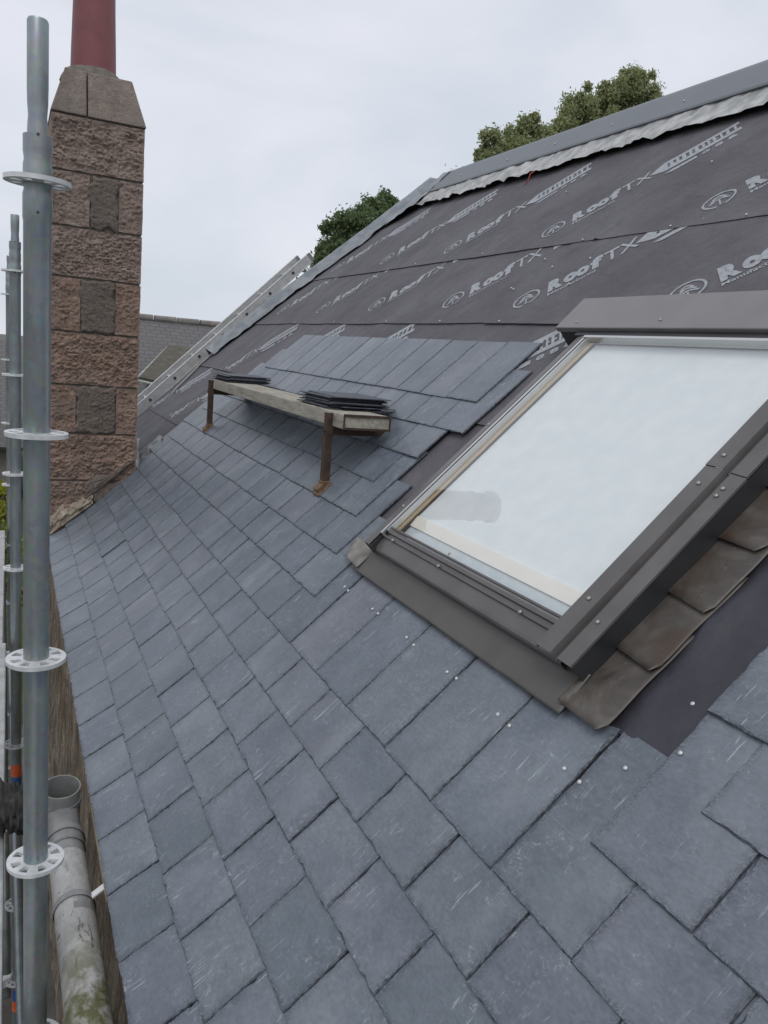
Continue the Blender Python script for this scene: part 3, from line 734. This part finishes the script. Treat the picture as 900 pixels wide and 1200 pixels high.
def flf(s, t):
    u = .33+1.32*t; a = 1.215-.225*s
    return rp3(a, u, -.0115-.004*s+.016*math.exp(-((u-.66)/.10)**2)*math.exp(-((s-.35)/.16)**2)+.003*noise.noise(Vector((u*9, s*3, 1))))
stone_grid(fl, flf, 16, 70); fl.build('side_membrane', M['membrane'], roof, smooth=True)

# ------------------------------------------------------------------ chimney
ch = empty('chimney', W(.56, 6.4, -1.6), 'square rock-faced granite chimney stack with a red clay pot', 'chimney')
CX0, CX1, CY = .255, .862, 6.10
core = MB(); core.box(CX0+.006, CX1-.006, CY+.012, CY+.70, CZ-1.7, CZ+1.44); core.build('core', M['mortar'], ch)
def stone(x0, x1, z0, z1, mt, rough=.03, seed=0, marg=.018, dep=.69):
    wb_ = .032 if mt is M['render_dark'] else .003; pf = .013 if mt is M['render_dark'] else 0.0; wz_ = .030 if mt is M['render_dark'] else .004
    mb = MB(); nx = max(6, int((x1-x0)/.0075)); nz_ = max(6, int((z1-z0)/.0075))
    def f(s, t):
        z = z0+(z1-z0)*t
        xa = x0+wb_*(noise.noise(Vector((z*9, seed, 1)))+.5*noise.noise(Vector((z*30, seed, 1)))); xb = x1+wb_*(noise.noise(Vector((z*9, seed+5, 1)))+.5*noise.noise(Vector((z*30, seed+5, 1))))
        x = xa+(xb-xa)*s
        za = z0+wz_*noise.noise(Vector((x*15, seed, 2))); zb = z1+wz_*noise.noise(Vector((x*15, seed+3, 2)))
        z = za+(zb-za)*t
        e = min(x-xa, xb-x, z-za, zb-z)/marg; e = max(0, min(1, e))
        d = noise.turbulence(Vector((x*22+seed, z*30, seed*3.1)), 4, True)*.75-.35+.5*noise.noise(Vector((x*9, z*11, seed)))
        d2 = noise.noise(Vector((x*62, z*70, seed)))*.45+noise.noise(Vector((x*120, z*130, seed)))*.25
        return W(x, CY-rough*.8*e*(max(-.25, d)*1.0+d2*.9)-.001-pf*min(1, .2+e*1.2), z)
    stone_grid(mb, f, nx, nz_)
    o0 = len(mb.v)
    ring_ = [i for i in range(nx+1)]+[(j+1)*(nx+1)-1 for j in range(1, nz_+1)]+[nz_*(nx+1)+i for i in range(nx-1, -1, -1)]+[j*(nx+1) for j in range(nz_-1, 0, -1)]
    back = [(mb.v[i][0], CY+dep, mb.v[i][2]) for i in ring_]; n_ = len(ring_)
    mb.v += back; mb.f += [(ring_[i], ring_[(i+1)%n_], o0+(i+1)%n_, o0+i) for i in range(n_)]
    mb.f.append(tuple(o0+i for i in range(n_)))
    return mb.build('stone', mt, ch, smooth=True, auto=50)
G = .007
rr_ = [(1.075, 1.420, [(CX0, CX1, 'granite_brown', .034)]),
       (.715, 1.060, [(CX0, .505, 'granite_brown', .026), (.508, .697, 'render_dark', .016), (.70, CX1, 'granite_brown', .026)]),
       (.375, .700, [(CX0, CX1, 'granite_brown', .036)]),
       (.0, .360, [(CX0, .452, 'granite_red', .026), (.455, .687, 'render_dark', .016), (.690, CX1, 'granite_red', .026)]),
       (-.375, -.015, [(CX0, CX1, 'granite_red', .036)]),
       (-.725, -.390, [(CX0, .430, 'granite_red', .026), (.433, .707, 'render_dark', .020), (.710, CX1, 'granite_red', .026)]),
       (-1.075, -.740, [(CX0, CX1, 'granite_red', .036)]),
       (-1.36, -1.090, [(CX0, .55, 'granite_red', .03), (.56, CX1, 'render_dark', .012)]),
       (-1.68, -1.375, [(CX0, CX1, 'granite_red', .02)])]
sd0 = 1
for z0, z1, row in rr_:
    for x0, x1, mt, rg in row: stone(x0, x1, z0, z1, M[mt], rg, sd0); sd0 += 7
# mortar fillet where stack meets slates
mf = MB()
def mff(s, t):
    x = .258+.30*s; z = -1.46+.24*s
    rgh = noise.turbulence(Vector((x*26, t*3.5, 2)), 4, False)
    top = .05+.09*(1-s)+.05*noise.noise(Vector((x*16, 0, 3)))
    return W(x, CY-.030-.030*rgh*math.sin(math.pi*min(1, t*1.1+.08))+.036*t**3, z-.03+(top+.03)*t)
stone_grid(mf, mff, 60, 16); mf.build('mortar_fillet', M['lime'], ch, smooth=True)
lp = MB()
def lpf(s, t):
    x = .50+.352*s; zt = -.93+.05*noise.noise(Vector((x*8, 1, 1)))-.16*(1-s); zb = -1.24+.31*s
    return W(x, CY-.012-.022*math.sin(math.pi*min(1,max(0,t)))**.5*math.sin(math.pi*min(1,s*1.0+.02))**.4-.010*noise.noise(Vector((x*30, t*9, 6))), zb+(zt-zb)*t)
stone_grid(lp, lpf, 50, 24); lp.build('mortar_repair', M['render_dark'], ch, smooth=True)
for px0, px1 in ((.268, .478), (.486, .852)):           # chamfered coping in two stones
    cz0, cz1 = 1.432, 1.735; ins = .075
    l0, l1 = px0, px1; t0 = px0+(ins if px0 < .3 else 0); t1 = px1-(ins if px1 > .8 else 0)
    if px0 < .3: l0 = CX0-.006
    if px1 > .8: l1 = CX1+.010
    mb = MB(); mb.hexa([W(l0,CY-.012,cz0),W(l1,CY-.012,cz0),W(l1,CY+.71,cz0),W(l0,CY+.71,cz0),W(t0,CY+ins-.012,cz1),W(t1,CY+ins-.012,cz1),W(t1,CY+.71-ins,cz1),W(t0,CY+.71-ins,cz1)])
    mb.build('coping_stone', M['granite_grey'], ch, bevel=.008)
hb = MB(); hb.lathe(W(.545, CY+.34, 1.73), [(.225,-.01),(.215,.02),(.195,.05),(.168,.075),(.15,.085)], 28); 
hb.v = [tuple(Vector(v)+Vector((0,0,.012))*noise.noise(Vector(v)*14)) for v in hb.v]
hb.build('mortar_haunch', M['mortar'], ch, smooth=True)
pt = MB(); pt.lathe(W(.545, CY+.34, 1.76), [(.155,0),(.150,.20),(.142,.45),(.139,.58),(.150,.59),(.150,.62),(.138,.63),(.136,.78),(.158,.80),(.160,.86),(.140,.87),(.120,.86),(.118,.3)], 40)
pt.build('chimney_pot', M['pot'], ch, smooth=True, auto=40)

# ------------------------------------------------------------------ slater's plank on two brackets, with slates stacked on it
def bracket(y, label):
    e = empty('plank_bracket', W(1.285, y, -.60), label, 'bracket', 'brackets under the plank')
    m_ = MB(); x0 = 1.262
    m_.box(x0, x0+.006, y-.017, y+.017, CZ-.575, CZ-.255); m_.box(x0+.006, x0+.034, y-.017, y-.011, CZ-.575, CZ-.255)
    m_.build('leg', M['rust'], e)
    m_ = MB(); m_.box(x0+.006, 1.60, y-.0105, y-.0075, CZ-.352, CZ-.313); m_.box(x0+.006, 1.585, y-.0075, y+.022, CZ-.3195, CZ-.3135); m_.build('arm', M['rust'], e)
    f_ = MB(); cen = W(1.280, y, -.585)
    mm = ROOFM.copy(); mm.translation = rp3(y, .497, -.012)
    m_ = MB(); m_.box(-.038,.038,-.036,.040,0,.018); m_.box(-.028,.028,-.022,.030,.018,.036)
    o = m_.build('foot', M['rustblock'], e, bevel=.002); o.data.transform(mm)
    m_ = MB(); m_.box(1.258, 1.302, y-.024, y+.024, CZ-.598, CZ-.560); m_.build('shoe', M['rustblock'], e, bevel=.003)
    m_ = MB(); m_.tube(W(1.255, y+.002, -.335), W(1.31, y+.002, -.335), .007, seg=8); m_.build('bolt', M['rust'], e)
    return e
bracket(3.239, 'rusty steel bracket leg under the near end of the plank')
bracket(5.538, 'rusty steel bracket leg under the far end of the plank')
pk = MB()
pnx = 24
def ring4(y, s):
    wob = .002*noise.noise(Vector((y*3, 1, 1)))
    x0, x1, z0, z1 = 1.290+wob, 1.512+wob, -.3125, -.2475+wob
    return [W(x0,y,z0), W(x1,y,z0), W(x1,y,z1), W(x0+.002,y,z1)]
for i in range(pnx+1): pk.v += [tuple(v) for v in ring4(3.10+2.52*i/pnx, i)]
pk.f += [(4*i+k_, 4*i+(k_+1)%4, 4*i+4+(k_+1)%4, 4*i+4+k_) for i in range(pnx) for k_ in range(4)]+[(3,2,1,0), tuple(4*pnx+k_ for k_ in range(4))]
pl = empty('scaffold_plank', W(1.40, 4.35, -.3125), 'weathered pale plank bridging two brackets above the slates', 'plank')
pk.build('board', M['plank'], pl, bevel=.004)
m_ = MB()
for y0, y1 in ((3.094, 3.0985),):
    m_.box(1.289, 1.514, y0, y1, CZ-.3135, CZ-.304); m_.box(1.289, 1.514, y0, y1, CZ-.257, CZ-.2465); m_.box(1.289, 1.296, y0, y1, CZ-.304, CZ-.257); m_.box(1.507, 1.514, y0, y1, CZ-.304, CZ-.257)
m_.build('end_band', M['rust'], pl)
def loose(n_, cx, cy, z0, seed, label, grp, spread):
    rnd = random.Random(seed); z = z0
    vs_ = [slate_mesh(300+seed*10+i) for i in range(4)]
    for me in vs_: me.materials.clear(); me.materials.append(M['stack_slate']); me.materials.append(M['slate_edge'])
    for i in range(n_):
        o = link('loose_slate', vs_[i % 4]); tag(o, ('topmost '+label if i == n_-1 else 'lowest '+label if i == 0 else label.replace('slate in', 'slate inside', 1)), 'slate', grp)
        r = rnd.uniform(-.04, .04)+(.10 if rnd.random() < .10 else 0)
        mm = Matrix.Rotation(r, 4, 'Z') @ Matrix.Rotation(rnd.uniform(-.004,.004), 4, 'X')
        mm.translation = W(cx+rnd.uniform(-spread,spread), cy+rnd.uniform(-spread,spread)*1.3, z)
        o.matrix_basis = mm @ Matrix.Translation((0, -SL/2, 0)) @ Matrix.Diagonal((1.12, 1, .72, 1)); z += ST*.72+rnd.uniform(.0002, .0010)
loose(11, 1.470, 3.53, -.2455, 1, 'thin dark slate in the stack at the near end of the plank', 'near stack of slates', .030)
loose(9, 1.455, 5.40, -.2455, 2, 'thin dark slate in the stack at the far end of the plank', 'far stack of slates', .018)

# ------------------------------------------------------------------ ladder lying against the far edge of the roof
ld = empty('ladder', W(.75, 8.0, -1.1), 'aluminium ladder lying up the far edge of the roof', 'ladder')
LY0, LY1 = 7.99, 8.37
d_ = Vector((1, 0, .998)).normalized(); nn = Vector((-d_.z, 0, d_.x))
base = Vector((1.25, 0, -.602))
def rail(y):
    m_ = MB(); w2 = .043; a_ = base-d_*.75; b_ = base+d_*(2.215)
    prof = [(-w2, 0), (-w2, .024), (w2, .024), (w2, 0), (w2-.004, .0), (w2-.004, .020), (-w2+.004, .020), (-w2+.004, 0)]
    prof = [(-w2,0),(w2,0),(w2,.024),(-w2,.024)]
    p8 = [a_+nn*p+Vector((0,y+q,CZ)) for p, q in prof]+[b_+nn*p+Vector((0,y+q,CZ)) for p, q in prof]
    m_.hexa(p8); o = m_.build('rail', M['alu'], ld, bevel=.003)
    m_ = MB(); p8 = [b_-d_*.02+nn*(p*1.1)+Vector((0,y+q*1.2-.002,CZ)) for p, q in prof]+[b_+d_*.02+nn*(p*1.05)+Vector((0,y+q*1.2-.002,CZ)) for p, q in prof]
    m_.hexa(p8); m_.build('end_cap', M['pipegrey'], o, bevel=.004)
    for s_ in (-1, 1):
        m_ = MB(); p8 = [a_+nn*(s_*w2+p*.12)+Vector((0,y+q*1.15-.0035,CZ)) for p, q in prof]+[b_-d_*.03+nn*(s_*w2+p*.12)+Vector((0,y+q*1.15-.0035,CZ)) for p, q in prof]
        m_.hexa(p8); m_.build('flange', M['galv_bright'], o)
rail(LY0); rail(LY1)
for i in range(-2, 7):
    c = base+d_*(.3265*i)
    m_ = MB(); m_.tube(c+Vector((0,LY0+.01,CZ)), c+Vector((0,LY1+.015,CZ)), .015, seg=12); o = m_.build('rung', M['alu'], ld, smooth=True, auto=40)
    m_ = MB(); m_.tube(c+Vector((0,LY0-.004,CZ)), c+Vector((0,LY0+.004,CZ)), .015, seg=12); m_.build('rung_end', M['alu_dark'], o)

# ------------------------------------------------------------------ scaffold
sf = empty('scaffold', W(0, 1.78, -4.4), 'galvanised tube scaffold with disc joints along the eaves', 'scaffold')
def rosette_mesh():
    m_ = MB(); seg = 48; t_ = .0045
    def ringm(r0, r1):
        m_.lathe((0,0,0), [(r0,-t_),(r1,-t_),(r1,t_),(r0,t_),(r0,-t_)], seg)
    ringm(.0245, .0335); ringm(.0530, .0620)
    for k_ in range(8):
        th = math.pi*(k_+.5)/4; wdt = .0095 if k_ % 2 else .0065
        c, s = math.cos(th), math.sin(th)
        p = [(.032,-wdt),(.054,-wdt*1.3),(.054,wdt*1.3),(.032,wdt)]
        m_.hexa([(x*c-y*s, x*s+y*c, -t_*.96) for x, y in p]+[(x*c-y*s, x*s+y*c, t_*.96) for x, y in p])
    return m_.mesh('rosette', M['galv_bright'])
ROS = rosette_mesh()
def standard(x, y, top, spig, discs, zb=-4.4):
    m_ = MB(); r = .0262
    m_.lathe(W(x,y,0), [(r,zb),(r,top-.16),(r+.0012,top-.155),(r+.0012,top-.11),(r-.0012,top-.100),(r+.0005,top-.085),(r+.0005,top-.055),(r-.0015,top-.045),(r+.0005,top-.030),(r+.0005,top),(r-.002,top+.001),(.020,top+.002)], 28)
    o = m_.build('standard', M['galv'], sf, smooth=True, auto=35)
    m_ = MB(); m_.lathe(W(x,y,0), [(.0195,top-.01),(.0185,top+.02),(.0172,top+.035),(.0190,top+.06),(.0195,top+.09),(.0195,spig-.004),(.0175,spig),(.0155,spig),(.0150,spig-.05)], 24)
    m_.build('spigot', M['galv'], o, smooth=True, auto=35)
    for dz in (-.002, -.145):
        m_ = MB(); m_.tube(W(x,y-r-.0012,top+dz), W(x,y-r+.004,top+dz), .0030, seg=8); m_.build('pin_hole', M['alu_dark'], o)
    for z in discs:
        q = link('rosette', ROS, o); q.matrix_basis = Matrix.Translation(W(x, y, z)) @ Matrix.Rotation(random.uniform(0,.5), 4, 'Z')
    return o
standard(.0505, 1.78, .365, .572, [.281-.5*i for i in range(0, 9)])
p2 = standard(.0245, 4.35, .395, .52, [.258-.5*i for i in range(0, 9)])
p3 = standard(-.001, 6.92, .42, .52, [.23-.5*i for i in range(0, 9)])
for z, order in ((-2.36, ('orange','blue')), (-3.80, ('blue','orange'))):
    for k_, cn in enumerate(order):
        m_ = MB(); m_.lathe(W(.0245,4.35,z-.075*k_), [(.0268,0),(.0268,-.07)], 20); m_.build('colour_band', M[cn], p2, smooth=True)
def ledger(p0, p1, name='ledger', r=.0242):
    m_ = MB(); p0 = Vector(p0); p1 = Vector(p1); d = (p1-p0).normalized()
    m_.tube(p0+d*.075, p1-d*.075, r, seg=18); 
    o = m_.build(name, M['galv'], sf, smooth=True, auto=40)
    for p, s_ in ((p0, 1), (p1, -1)):
        m_ = MB(); up = Vector((0,0,1)); sd2 = d.cross(up).normalized(); c0 = p+s_*d*.030; c1 = p+s_*d*.085
        m_.hexa([c0-sd2*.012-up*.032, c0+sd2*.012-up*.032, c1+sd2*.024-up*.026, c1-sd2*.024-up*.026, c0-sd2*.012+up*.032, c0+sd2*.012+up*.032, c1+sd2*.024+up*.026, c1-sd2*.024+up*.026])
        m_.build('wedge_head', M['galv_bright'], o, bevel=.004)
    return o
for (x0,y0),(x1,y1) in (((.0245,4.35),(-.001,6.92)), ((.0505,1.78),(.0245,4.35))):
    ledger(W(x0,y0,-2.74), W(x1,y1,-2.74)); 
for (x,y) in ((.0505,1.78),(.0245,4.35),(-.001,6.92)):
    ledger(W(x,y,-1.735), W(x-.73,y,-1.735), 'transom')
    m_ = MB(); m_.lathe(W(x-.73,y,0), [(.0242,-4.4),(.0242,.2)], 18, True); m_.build('standard', M['galv'], sf, smooth=True, auto=40)
    ledger(W(x,y,-3.74), W(x-.73,y,-3.74), 'transom')
for z in (-.72, -1.22):
    ledger(W(-.68,1.78,z), W(-.731,6.92,z), 'guard_rail')
m_ = MB(); m_.tube(W(-.03,4.40,-3.9), W(-.06,6.88,-1.9), .0242, seg=14); m_.build('brace', M['galv'], sf, smooth=True)
for k_ in range(2):                           # steel deck boards
    for y0, y1 in ((-.79, 1.775), (1.785, 4.345), (4.355, 6.915)):
        x1 = -.012-.335*k_-.006*y0; x0 = x1-.325
        m_ = MB(); m_.box(x0, x1, y0, y1, CZ-1.708, CZ-1.650); m_.build('deck_board', M['deck'], sf, bevel=.006)

# dark crumpled cloth hanging over the deck edge
cl = MB()
def clf(s, t):
    th = 2*math.pi*s; x = -.30+.375*t
    r = .070+.020*noise.noise(Vector((math.cos(th)*2.1, math.sin(th)*2.1, t*9)))+.030*noise.noise(Vector((math.cos(th)*3, math.sin(th)*3, t*30)))
    r *= (1-.9*max(0, (t-.88)/.12)**2)*(1-.9*max(0, (.08-t)/.08))
    return W(x, 2.60+r*math.cos(th)*1.2, -1.575+.055*math.sin(math.pi*t)+.0+r*math.sin(th)-.03*t)
stone_grid(cl, clf, 40, 90)
tag(cl.build('cloth_bundle', M['cloth'], smooth=True), 'crumpled black cloth lying on the scaffold by the front tube', 'cloth')

# ------------------------------------------------------------------ plastic soil pipe along the wall head
pp = empty('drain_pipe', W(.155, 2.5, -1.66), 'dirty grey plastic drain pipe with an open upturned end by the eaves', 'pipe')
m_ = MB(); m_.path([W(.172,1.05,-1.600), W(.166,1.6,-1.600), W(.160,2.0,-1.600), W(.154,2.40,-1.598)], .0535, 28); pipe = m_.build('pipe', M['pipe'], pp, smooth=True, auto=40)
m_ = MB(); cs = [W(.1535,2.40,-1.598), W(.1525,2.47,-1.594), W(.1515,2.515,-1.580), W(.151,2.540,-1.562), W(.150,2.548,-1.540)]
m_.path(cs, [.0535,.0535,.0535,.0535,.0535], 28, False); el = m_.build('elbow', M['pipegrey'], pp, smooth=True)
m_ = MB(); cs = [W(.150,2.550,-1.555), W(.150,2.540,-1.49)]
ax = (cs[1]-cs[0]).normalized()
def cuff(mb, c, ax, r, z0, z1, wall=.0035, seg=28):
    x = ax.orthogonal().normalized(); y = ax.cross(x); pr_ = [(r,z0),(r,z1),(r-wall,z1),(r-wall,z0-.05)]; vs_ = []
    for rad, z in pr_: vs_ += [c+ax*z+rad*(math.cos(2*math.pi*k_/seg)*x+math.sin(2*math.pi*k_/seg)*y) for k_ in range(seg)]
    mb.add(vs_, [(i*seg+k_, i*seg+(k_+1)%seg, (i+1)*seg+(k_+1)%seg, (i+1)*seg+k_) for i in range(3) for k_ in range(seg)])
cuff(m_, cs[0], ax, .0600, -.006, .072); m_.build('socket', M['pipegrey'], pp, smooth=True, auto=40)
m_ = MB(); cuff(m_, cs[0], ax, .0632, .012, .028); m_.build('collar_ring', M['pipegrey'], pp, smooth=True, auto=40)
ya = Vector((-.02,1,0)).normalized()
for y, r in ((2.385, .060), (2.34, .0572)):
    m_ = MB(); cuff(m_, W(.1545,y,-1.598), ya, r, 0, .030); m_.build('joint_collar', M['pipegrey'], pp, smooth=True, auto=40)
for y in (2.06, 1.35):
    m_ = MB(); cuff(m_, W(.1595,y,-1.60), ya, .0572, 0, .024); o = m_.build('clip', M['pipegrey'], pp, smooth=True, auto=40)
    m_ = MB(); m_.hexa([W(.205,y+.002,-1.572),W(.205,y+.026,-1.572),W(.262,y+.050,-1.552),W(.262,y+.026,-1.552),W(.205,y+.002,-1.566),W(.205,y+.026,-1.566),W(.262,y+.050,-1.546),W(.262,y+.026,-1.546)]); m_.build('strap', M['white'], o)

# ------------------------------------------------------------------ houses beyond
hs = empty('house', W(4, 19.5, -4.4), 'slate-roofed house with a level ridge beyond the chimney', 'house')
HY, HZ = 19.0, .41; slope = 4.6
m_ = MB(); X0, X1 = .35, 13.0
A_ = [W(X0,HY,HZ), W(X1,HY,HZ), W(X1,HY-slope,HZ-3.4), W(X0,HY-slope,HZ-3.4), W(X1,HY+slope,HZ-3.4), W(X0,HY+slope,HZ-3.4)]
m_.add(A_, [(0,1,2,3),(1,0,5,4)])
ro = m_.build('house_roof', M['bgroof'], hs); ro.modifiers.new('solid','SOLIDIFY').thickness = .12
# courses on the slope use coordinates of the slope itself
fr_ = Matrix((Vector((1,0,0)), Vector((0,slope,3.4)).normalized(), Vector((0,-3.4,slope)).normalized())).transposed().to_4x4(); fr_.translation = A_[3]
ro.data.transform(fr_.inverted()); ro.matrix_parent_inverse = Matrix.Identity(4); ro.matrix_basis = Matrix.Translation(-hs.location) @ fr_
m_ = MB(); m_.box(X0+.3, X1-.3, HY-slope+.35, HY+slope-.35, 0, CZ+HZ-3.4); m_.add([W(X0+.3,HY-slope+.35,HZ-3.4),W(X0+.3,HY+slope-.35,HZ-3.4),W(X0+.3,HY,HZ-.2)],[(0,1,2)]); m_.build('house_wall', M['bgwall'], hs)
for k_ in range(24):
    m_ = MB(); m_.tube(W(X0+.53*k_,HY,HZ+.03), W(X0+.53*k_+.50,HY,HZ+.03), .075, .082, seg=10); m_.build('ridge_tile', M['bgwall'], hs)
m_ = MB(); m_.path([W(2.92,17.3,-1.0), W(2.92,17.25,-.62), W(2.92,17.2,-.45)], .05, 10); m_.build('vent_pipe', M['bgwall'], hs, smooth=True)
dm = MB(); D0 = (2.30, 3.62)
dm.add([W(3.05,17.4,-.20),W(3.95,17.4,-.24),W(3.55,15.2,-1.02),W(2.15,15.2,-.80)], [(0,1,2,3)])
o = dm.build('dormer_roof', M['moss'], hs); o.modifiers.new('solid','SOLIDIFY').thickness = .08
m_ = MB(); m_.path([W(3.05,17.4,-.17),W(2.12,15.18,-.77)], .028, 6); m_.path([W(2.12,15.18,-.80),W(3.55,15.18,-1.02)], .028, 6); m_.path([W(3.05,17.4,-.17),W(3.95,17.4,-.21)], .028, 6); m_.build('verge_board', M['lead'], hs)
m_ = MB(); m_.hexa([W(2.30,15.35,-3),W(3.45,15.35,-3),W(3.6,17.4,-3),W(2.9,17.4,-3),W(2.30,15.35,-.95),W(3.45,15.35,-1.12),W(3.6,17.4,-.4),W(2.9,17.4,-.4)]); m_.build('dormer_wall', M['moss'], hs)
m_ = MB(); m_.box(2.45, 3.3, 15.318, 15.348, CZ-2.0, CZ-1.18); m_.build('window', M['bglass'], hs)
h2 = empty('house', W(-3, 24, -4.4), 'low dark-roofed house glimpsed left of the scaffold tubes', 'house')
m_ = MB(); m_.add([W(-9,26,-.50),W(.33,26,-.46),W(.33,21.5,-3.0),W(-9,21.5,-3.0),W(.33,30,-3.0),W(-9,30,-3.0)], [(0,1,2,3),(1,0,5,4)]); o = m_.build('house_roof', M['bgroof'], h2); o.modifiers.new('solid','SOLIDIFY').thickness = .1
m_ = MB(); m_.box(-8.8, .2, 21.8, 29.7, 0, CZ-3.0); m_.build('house_wall', M['bgwall'], h2)

# ------------------------------------------------------------------ trees and shrub
def tree(name, label, grp, base_, blobs, mt, nleaf, leaf, seed, trunk_r=.28):
    rnd = random.Random(seed)
    e = empty(name, base_, label, 'tree', grp); tb = MB(); b0 = Vector(base_)
    tops = [Vector(b[0]) for b in blobs]; mid = sum(tops, Vector())/len(tops); fork = Vector((b0.x*.4+mid.x*.6, b0.y*.4+mid.y*.6, b0.z+(mid.z-b0.z)*.5))
    tb.path([b0, b0.lerp(fork, .5)+Vector((.15,.1,0)), fork], [trunk_r, trunk_r*.8, trunk_r*.62], 10)
    lf = MB()
    for c, r in blobs:
        c = Vector(c)
        tb.path([fork, fork.lerp(c, .55)+Vector((rnd.uniform(-.2,.2), rnd.uniform(-.2,.2), .15)), c], [trunk_r*.5, trunk_r*.28, .03], 7)
        nsub = max(12, int(26*r)); dens = nleaf if r < .84 else nleaf*.35
        subs = []
        for _ in range(nsub):
            d = Vector((rnd.gauss(0,1), rnd.gauss(0,1), rnd.gauss(0,1)*.9)).normalized()*r*rnd.uniform(.4, 1.15)
            subs.append((c+d, r*rnd.uniform(.14, .34))); tb.path([c, c+d*.55+Vector((0,0,-.05)), c+d], [.035,.022,.008], 5)
        for _ in range(int(dens*r)):
            sc_, sr = rnd.choice(subs)
            p = sc_+Vector((rnd.gauss(0,.78), rnd.gauss(0,.78), rnd.gauss(0,.78)))*sr
            ax_ = Vector((rnd.gauss(0,1), rnd.gauss(0,1), rnd.gauss(.4,.8))).normalized(); x = ax_.orthogonal().normalized(); y = ax_.cross(x)
            th = rnd.uniform(0, 6.28); x, y = x*math.cos(th)+y*math.sin(th), y*math.cos(th)-x*math.sin(th); s_ = leaf*rnd.uniform(.6,1.3)
            lf.add([p-x*s_*.9, p+y*s_*.42, p+x*s_*.9+ax_*s_*.15, p-y*s_*.42], [(0,1,2,3)])
    tb.build('trunk', M['bark'], e, smooth=True)
    me = bpy.data.meshes.new('crown'); me.from_pydata(lf.v, [], lf.f); me.materials.append(M[mt]); link('crown', me, e)
def at(x, y, Y):                              # a point at depth Y on the bearing seen at (x, y) of the photograph
    d = R0*((x-450)/912.65)+R1*((y-600)/912.65)+R2; return Vector((0,0,CZ))+d*(Y/d.y)
def px(r, Y): return r*Y*1.06/912.65
def blobs(lst, Y):
    o = [(at(x, y, Y+dy), px(r, Y)) for x, y, r, dy in lst]
    cx = sum(q[0].x for q in o)/len(o); zl = min(q[0].z for q in o)
    for k_ in range(7):                       # the lower crown, hidden by the roof in the photograph
        th = k_*2.4; o.append((Vector((cx+1.15*math.cos(th), Y+.4+1.0*math.sin(th), zl-.4-.28*k_)), .85))
    return o
tree('broadleaf_tree', 'dark green tree rising behind the lower end of the hip', 'trees behind the roof', at(470,330,22)*1 * Vector((1,1,0)).length/Vector((1,1,0)).length if False else Vector((at(455,330,22).x, 22, 0)),
     blobs([(388,292,20,0),(405,278,22,1),(420,262,20,-.5),(440,250,20,0),(452,244,15,.6),(460,262,26,1),(430,290,26,0),(480,270,26,1),(395,310,20,0)], 22), 'leaf_dark', 9000, .075, 3)
tree('broadleaf_tree', 'smaller olive-green tree peeping over the ridge, left of the taller one', 'trees behind the roof', Vector((at(605,200,24).x, 24, 0)),
     blobs([(578,178,17,0),(596,168,20,0),(617,152,19,0),(612,175,22,.5),(636,172,20,.7),(600,190,26,0),(645,185,20,0),(572,190,14,0)], 24), 'leaf_olive', 8500, .07, 5)
tree('broadleaf_tree', 'tallest olive-green tree showing above the ridge near the right edge', 'trees behind the roof', Vector((at(715,170,25).x, 25, 0)),
     blobs([(682,125,20,0),(672,142,20,0),(712,112,19,0),(738,104,20,0),(752,98,14,.3),(726,125,24,.6),(757,114,19,0),(768,122,11,0),(700,140,24,0),(660,155,16,0),(740,135,26,0),(690,160,26,0)], 25), 'leaf_olive', 8500, .07, 9)
tree('shrub', 'yellow-green shrub glimpsed beyond the scaffold tubes', None, Vector((-.35, 9.6, 0)),
     [((-.30,9.6,CZ-1.85),.30),((-.12,9.5,CZ-1.95),.22),((-.25,9.6,CZ-2.5),.45),((-.5,9.6,CZ-2.0),.35),((-.1,9.6,CZ-2.9),.4)], 'leaf_yellow', 1500, .05, 12, .06)
